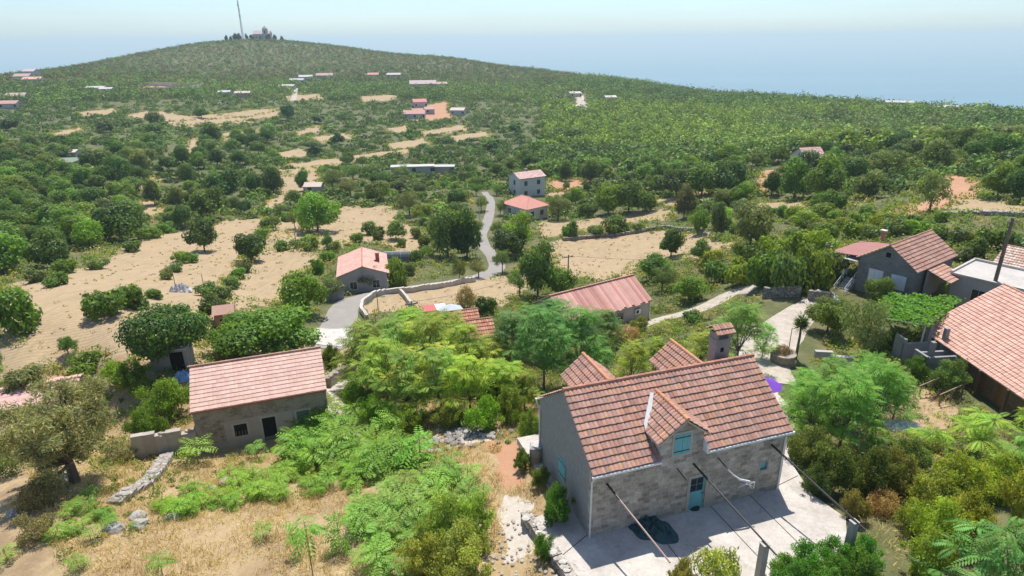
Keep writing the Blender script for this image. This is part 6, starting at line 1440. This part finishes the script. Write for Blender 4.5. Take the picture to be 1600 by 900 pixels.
def leafmass(name, X, Y, H, Wd, hue, n_fn, leaf_fn, label, mt='leaf', seed=5, droop=0):
    """one mass of many small crowns: leaves gathered over domes"""
    q = np.random.RandomState(seed); Z = height(X, Y); r = np.hypot(X, Y)
    n = n_fn(r).astype(int); i = np.repeat(np.arange(len(X)), n); m = len(i)
    d = unit(q, m); d[:, 2] = np.abs(d[:, 2]) * 1.0 - .12
    k = (.82 + .25 * q.rand(m))[:, None]; lump = 1 + .22 * np.sin(d[:, 0:1] * 5 + i[:, None]) * np.cos(d[:, 1:2] * 5 + i[:, None] * 1.7)
    c = np.stack([X[i], Y[i], Z[i]], 1) + d * k * lump * np.stack([Wd[i] / 2, Wd[i] / 2, H[i]], 1)
    nn = d * .9 + unit(q, m) * .6; nn /= np.linalg.norm(nn, axis=1, keepdims=True)
    t = np.cross(nn, unit(q, m)); t /= np.linalg.norm(t, axis=1, keepdims=True) + 1e-9
    ln = leaf_fn(r[i], Wd[i]) * q.uniform(.6, 1.4, m); V = rhomb(c, t, nn, ln, ln * .65)
    C = hue[i] * q.uniform(.7, 1.3, m)[:, None]
    me = mesh_np(name, V.reshape(-1, 3), np.arange(m * 4).reshape(-1, 4), np.repeat(C, 4, 0))
    o = link(name, me, None, M[mt]); return tag(o, label, name.replace('_', ' '), kind='stuff')
# trees standing out of the lower growth of the far valley
tg = 'dark trees dotted over the far valley'
X = pr.uniform(-300, 60, 3000); Y = pr.uniform(200, 470, 3000); ok = free(X, Y, 2) & (np.abs(np.arctan2(X, Y) + .28) < .40); X, Y = X[ok], Y[ok]; got = 0
pl = np.array(PLANTS)
for x, y in zip(X, Y):
    if (np.hypot(pl[:, 0] - x, pl[:, 1] - y) < 7).any(): continue
    h = pr.uniform(3.2, 6.5); wd = h * pr.uniform(1.2, 1.7); POOL.append(('far', float(x), float(y), wd, h, [DK, DK, GR, (.07,.115,.05)][pr.randint(4)], 'dark round tree dotted among the small far fields of the valley', tg)); PLANTS.append((x, y, wd / 2)); pl = np.array(PLANTS); got += 1
    if got >= 85: break
have = sum(1 for o in COL.objects if o.name.split('.')[0] == 'tree'); POOL.sort(key=lambda t: -t[4] * t[3] / (t[1] ** 2 + t[2] ** 2)); REST = []
for t in POOL:
    if NAME[t[0]] == 'tree':
        if have >= 292: REST.append(t); continue
        have += 1
    plant(*t); PLANTS.pop()
# far woodland and scrub: everything beyond the woods above up to the ridge
nb = 70000
az_ = pr.uniform(-.80, .80, nb); r_ = np.exp(pr.uniform(math.log(150), math.log(560), nb))
az2 = pr.uniform(-.80, .76, 70000); r2 = np.sqrt(pr.uniform(540 ** 2, 1110 ** 2, 70000)); az_ = np.concatenate([az_, az2]); r_ = np.concatenate([r_, r2]); nb = len(r_)
X, Y = r_ * np.sin(az_), r_ * np.cos(az_)
right = np.clip((az_ + .03) / .16, 0, 1); right = np.where(r_ < 225, right * .2, right); valley = (1 - right) * np.clip((520 - r_) / 60, 0, 1); hill = np.clip((r_ - 560) / 150, 0, 1) * (1 - right * .8)
cell = np.where(valley > .5, 4.2, np.where(hill > .5, 4.6, 4.8))
_, keep = np.unique(np.stack([np.floor(X / cell), np.floor(Y / cell), cell * 10], 1).astype(int), axis=0, return_index=True)
X, Y, r_, az_, right, valley, hill = (t[keep] for t in (X, Y, r_, az_, right, valley, hill)); nb = len(X)
u_n = np.sin(X * .021 + 2 * np.sin(Y * .013)) + np.sin(Y * .017 + 1.5 * np.sin(X * .011)) + pr.normal(size=nb) * .6
ok = free(X, Y, 1.0) & (pr.rand(nb) < np.where(valley > .5, .62, np.where(r_ < 225, .45, .96)))
pl = np.array(PLANTS); big = pl[pl[:, 1] > 120]
for x, y, rad in big: ok &= ~((np.abs(X - x) < rad * .8) & (np.abs(Y - y) < rad * .8))
X, Y, r_, az_, u_n, right, valley, hill = (t[ok] for t in (X, Y, r_, az_, u_n, right, valley, hill)); n = len(X)
H = np.where(valley > .5, pr.uniform(1.0, 2.6, n), np.where(r_ < 225, pr.uniform(1.2, 2.8, n), pr.uniform(2.6, 6.0, n) + (pr.rand(n) < .12) * 2)) * (1 - .45 * hill); Wd = np.where(valley > .5, pr.uniform(2.5, 5.5, n), np.clip(H * pr.uniform(1.2, 1.9, n), 3.5, 9.5))
pal = np.array([DK, GR, GR, OL, BR]); hue = pal[np.clip((u_n * .8 + 2 + pr.normal(size=n) * .9).astype(int), 0, 4)].copy()
hue[hill > .3] *= .9
brown = (hill > .3) & (pr.rand(n) < .30); hue[brown] = (.16, .115, .075)
zone = np.sin(X * .016 + 1.2) * np.sin(Y * .02 + X * .006)
lime = (right > .5) & (r_ > 225) & (r_ < 480) & (zone > -.25) & (pr.rand(n) < .7); hue[lime] = (.20, .27, .048)
hue *= pr.uniform(.62, 1.3, (n, 1))
X = np.concatenate([X, [t[1] for t in REST]]); Y = np.concatenate([Y, [t[2] for t in REST]]); H = np.concatenate([H, [t[4] for t in REST]]); Wd = np.concatenate([Wd, [t[3] for t in REST]]); hue = np.concatenate([hue, np.array([t[5] for t in REST]).reshape(-1, 3)])
leafmass('distant_woodland', X, Y, H, Wd, hue, lambda r: np.clip(34000 / r, 30, 150), lambda r, w: np.clip(w * .19, .4, 1.2), 'continuous green woodland and scrub covering the valley, the plateau and the hill', 'mass')
print('plants', len(PLANTS), 'saplings', NS, 'woods', NW, 'scrub', n)
# low weeds and brambles on the rough ground nearer by
nb = 15000
az_ = pr.uniform(-.74, .74, nb); r_ = np.exp(pr.uniform(math.log(34), math.log(230), nb)); X, Y = r_ * np.sin(az_), r_ * np.cos(az_)
dryv = np.clip((62 - r_) / 25, 0, 1) * np.clip((X * -1 + 9) / 10, 0.25, 1)
ok = free(X, Y, .4) & (pr.rand(nb) > dryv * .85) & (pr.rand(nb) < .8)
EX, EY = [], []
for pp in TANW + SOILW:
    for (xa, ya), (xb, yb) in zip(pp, pp[1:] + pp[:1]):
        k = int(math.hypot(xb - xa, yb - ya) / 1.1); t = pr.rand(k); EX += list(xa + (xb - xa) * t + pr.normal(size=k) * .9); EY += list(ya + (yb - ya) * t + pr.normal(size=k) * .9)
EX, EY = np.array(EX), np.array(EY); e_ok = free(EX, EY, .3, fields=False) & (pr.rand(len(EX)) < .8)
X, Y = np.concatenate([X[ok], EX[e_ok]]), np.concatenate([Y[ok], EY[e_ok]]); r_ = np.hypot(X, Y); n = len(X); H = pr.uniform(.25, 1.1, n) * np.clip(r_ / 70, .55, 1.3); Wd = H * pr.uniform(1.6, 3, n)
hue = np.array([GR, OL, OL, YL, BR, (.36, .29, .14)])[pr.randint(6, size=n)] * pr.uniform(.8, 1.2, (n, 1))
leafmass('undergrowth', X, Y, H, Wd, hue, lambda r: np.clip(4200 / r, 26, 90), lambda r, w: np.clip(r * .0028, .12, .5), 'low weeds and brambles over the rough ground', seed=9)
nb = 1900
az_ = pr.uniform(-.70, .5, nb); r_ = np.exp(pr.uniform(math.log(60), math.log(200), nb)); X, Y = r_ * np.sin(az_), r_ * np.cos(az_)
ok = np.zeros(nb, bool)
for p in TANW[:6]: ok |= inside(X, Y, p)
ok &= free(X, Y, .3, fields=False); X, Y = X[ok], Y[ok]; n = len(X); H = pr.uniform(.06, .24, n); Wd = H * pr.uniform(2, 5, n)
hue = np.array([(.40, .31, .19), (.48, .38, .24), (.36, .29, .17), (.32, .30, .16)])[pr.randint(4, size=n)]
leafmass('stubble', X, Y, H, Wd, hue, lambda r: np.full(r.shape, 12), lambda r, w: np.clip(r * .0022, .1, .35), 'dry stubble and weeds in the mown fields', 'straw', seed=19)
# dry grass on the near slope
nb = 52000
az_ = pr.uniform(-.74, .72, nb); r_ = np.sqrt(pr.uniform(17 ** 2, 58 ** 2, nb)); X, Y = r_ * np.sin(az_), r_ * np.cos(az_)
ok = free(X, Y, .0, fields=False) & ~((X > 1.5) & (X < 17.5) & (Y > 20) & (Y < 38)) & (pr.rand(nb) < np.clip(.2 + .8 * (np.clip((62 - r_) / 25, 0, 1) * np.clip((X * -1 + 9) / 10, 0.3, 1)), 0, 1))
for p in PALEW + SOILW: ok &= ~inside(X, Y, p)
cl = np.sin(X * .9 + 1.8 * np.sin(Y * .7)) + np.sin(Y * 1.3 + 1.4 * np.sin(X * .6)) + pr.normal(size=nb) * .5; ok &= cl > -1.1
X, Y, cl = X[ok], Y[ok], cl[ok]; n = len(X); k = 5; Z = height(X, Y); i = np.repeat(np.arange(n), k); m = n * k
bx = X[i] + pr.normal(size=m) * .12; by = Y[i] + pr.normal(size=m) * .12; hgt = pr.uniform(.12, .38, m) * (.8 + .25 * np.clip(cl[i], -1, 2)); a = pr.rand(m) * 6.28; w_ = pr.uniform(.007, .018, m)
dx, dy = np.cos(a) * w_, np.sin(a) * w_; lx, ly = pr.normal(size=m) * .16 + .05, pr.normal(size=m) * .16
V = np.stack([np.stack([bx - dx, by - dy, Z[i] - .03], 1), np.stack([bx + dx, by + dy, Z[i] - .03], 1), np.stack([bx + dx * .5 + lx, by + dy * .5 + ly, Z[i] + hgt], 1), np.stack([bx - dx * .5 + lx, by - dy * .5 + ly, Z[i] + hgt], 1)], 1)
pal = np.array([(.56, .42, .23), (.62, .48, .28), (.48, .34, .18), (.40, .28, .16), (.68, .56, .36)]); hue = pal[np.clip((cl + 2 + pr.normal(size=n)).astype(int), 0, 4)]
o = link('dry_grass', mesh_np('dry_grass', V.reshape(-1, 3), np.arange(m * 4).reshape(-1, 4), np.repeat(np.repeat(hue, k, 0) * pr.uniform(.8, 1.2, (m, 1)), 4, 0)), None, M['straw'])
tag(o, 'long straw coloured dry grass on the near slope', 'dry grass', kind='stuff')
# cypresses and dark pines by the chapel
for u in (354, 361, 368, 374, 386, 394, 420, 430, 441):
    p = at_range(u, 64, 985 + random.uniform(-12, 12)); plant('cypress', float(p[0]), float(p[1]), random.uniform(4.5, 8), random.uniform(6, 10), (.035, .06, .03), 'dark narrow cypress in the row beside the hilltop chapel', 'cypresses by the chapel')
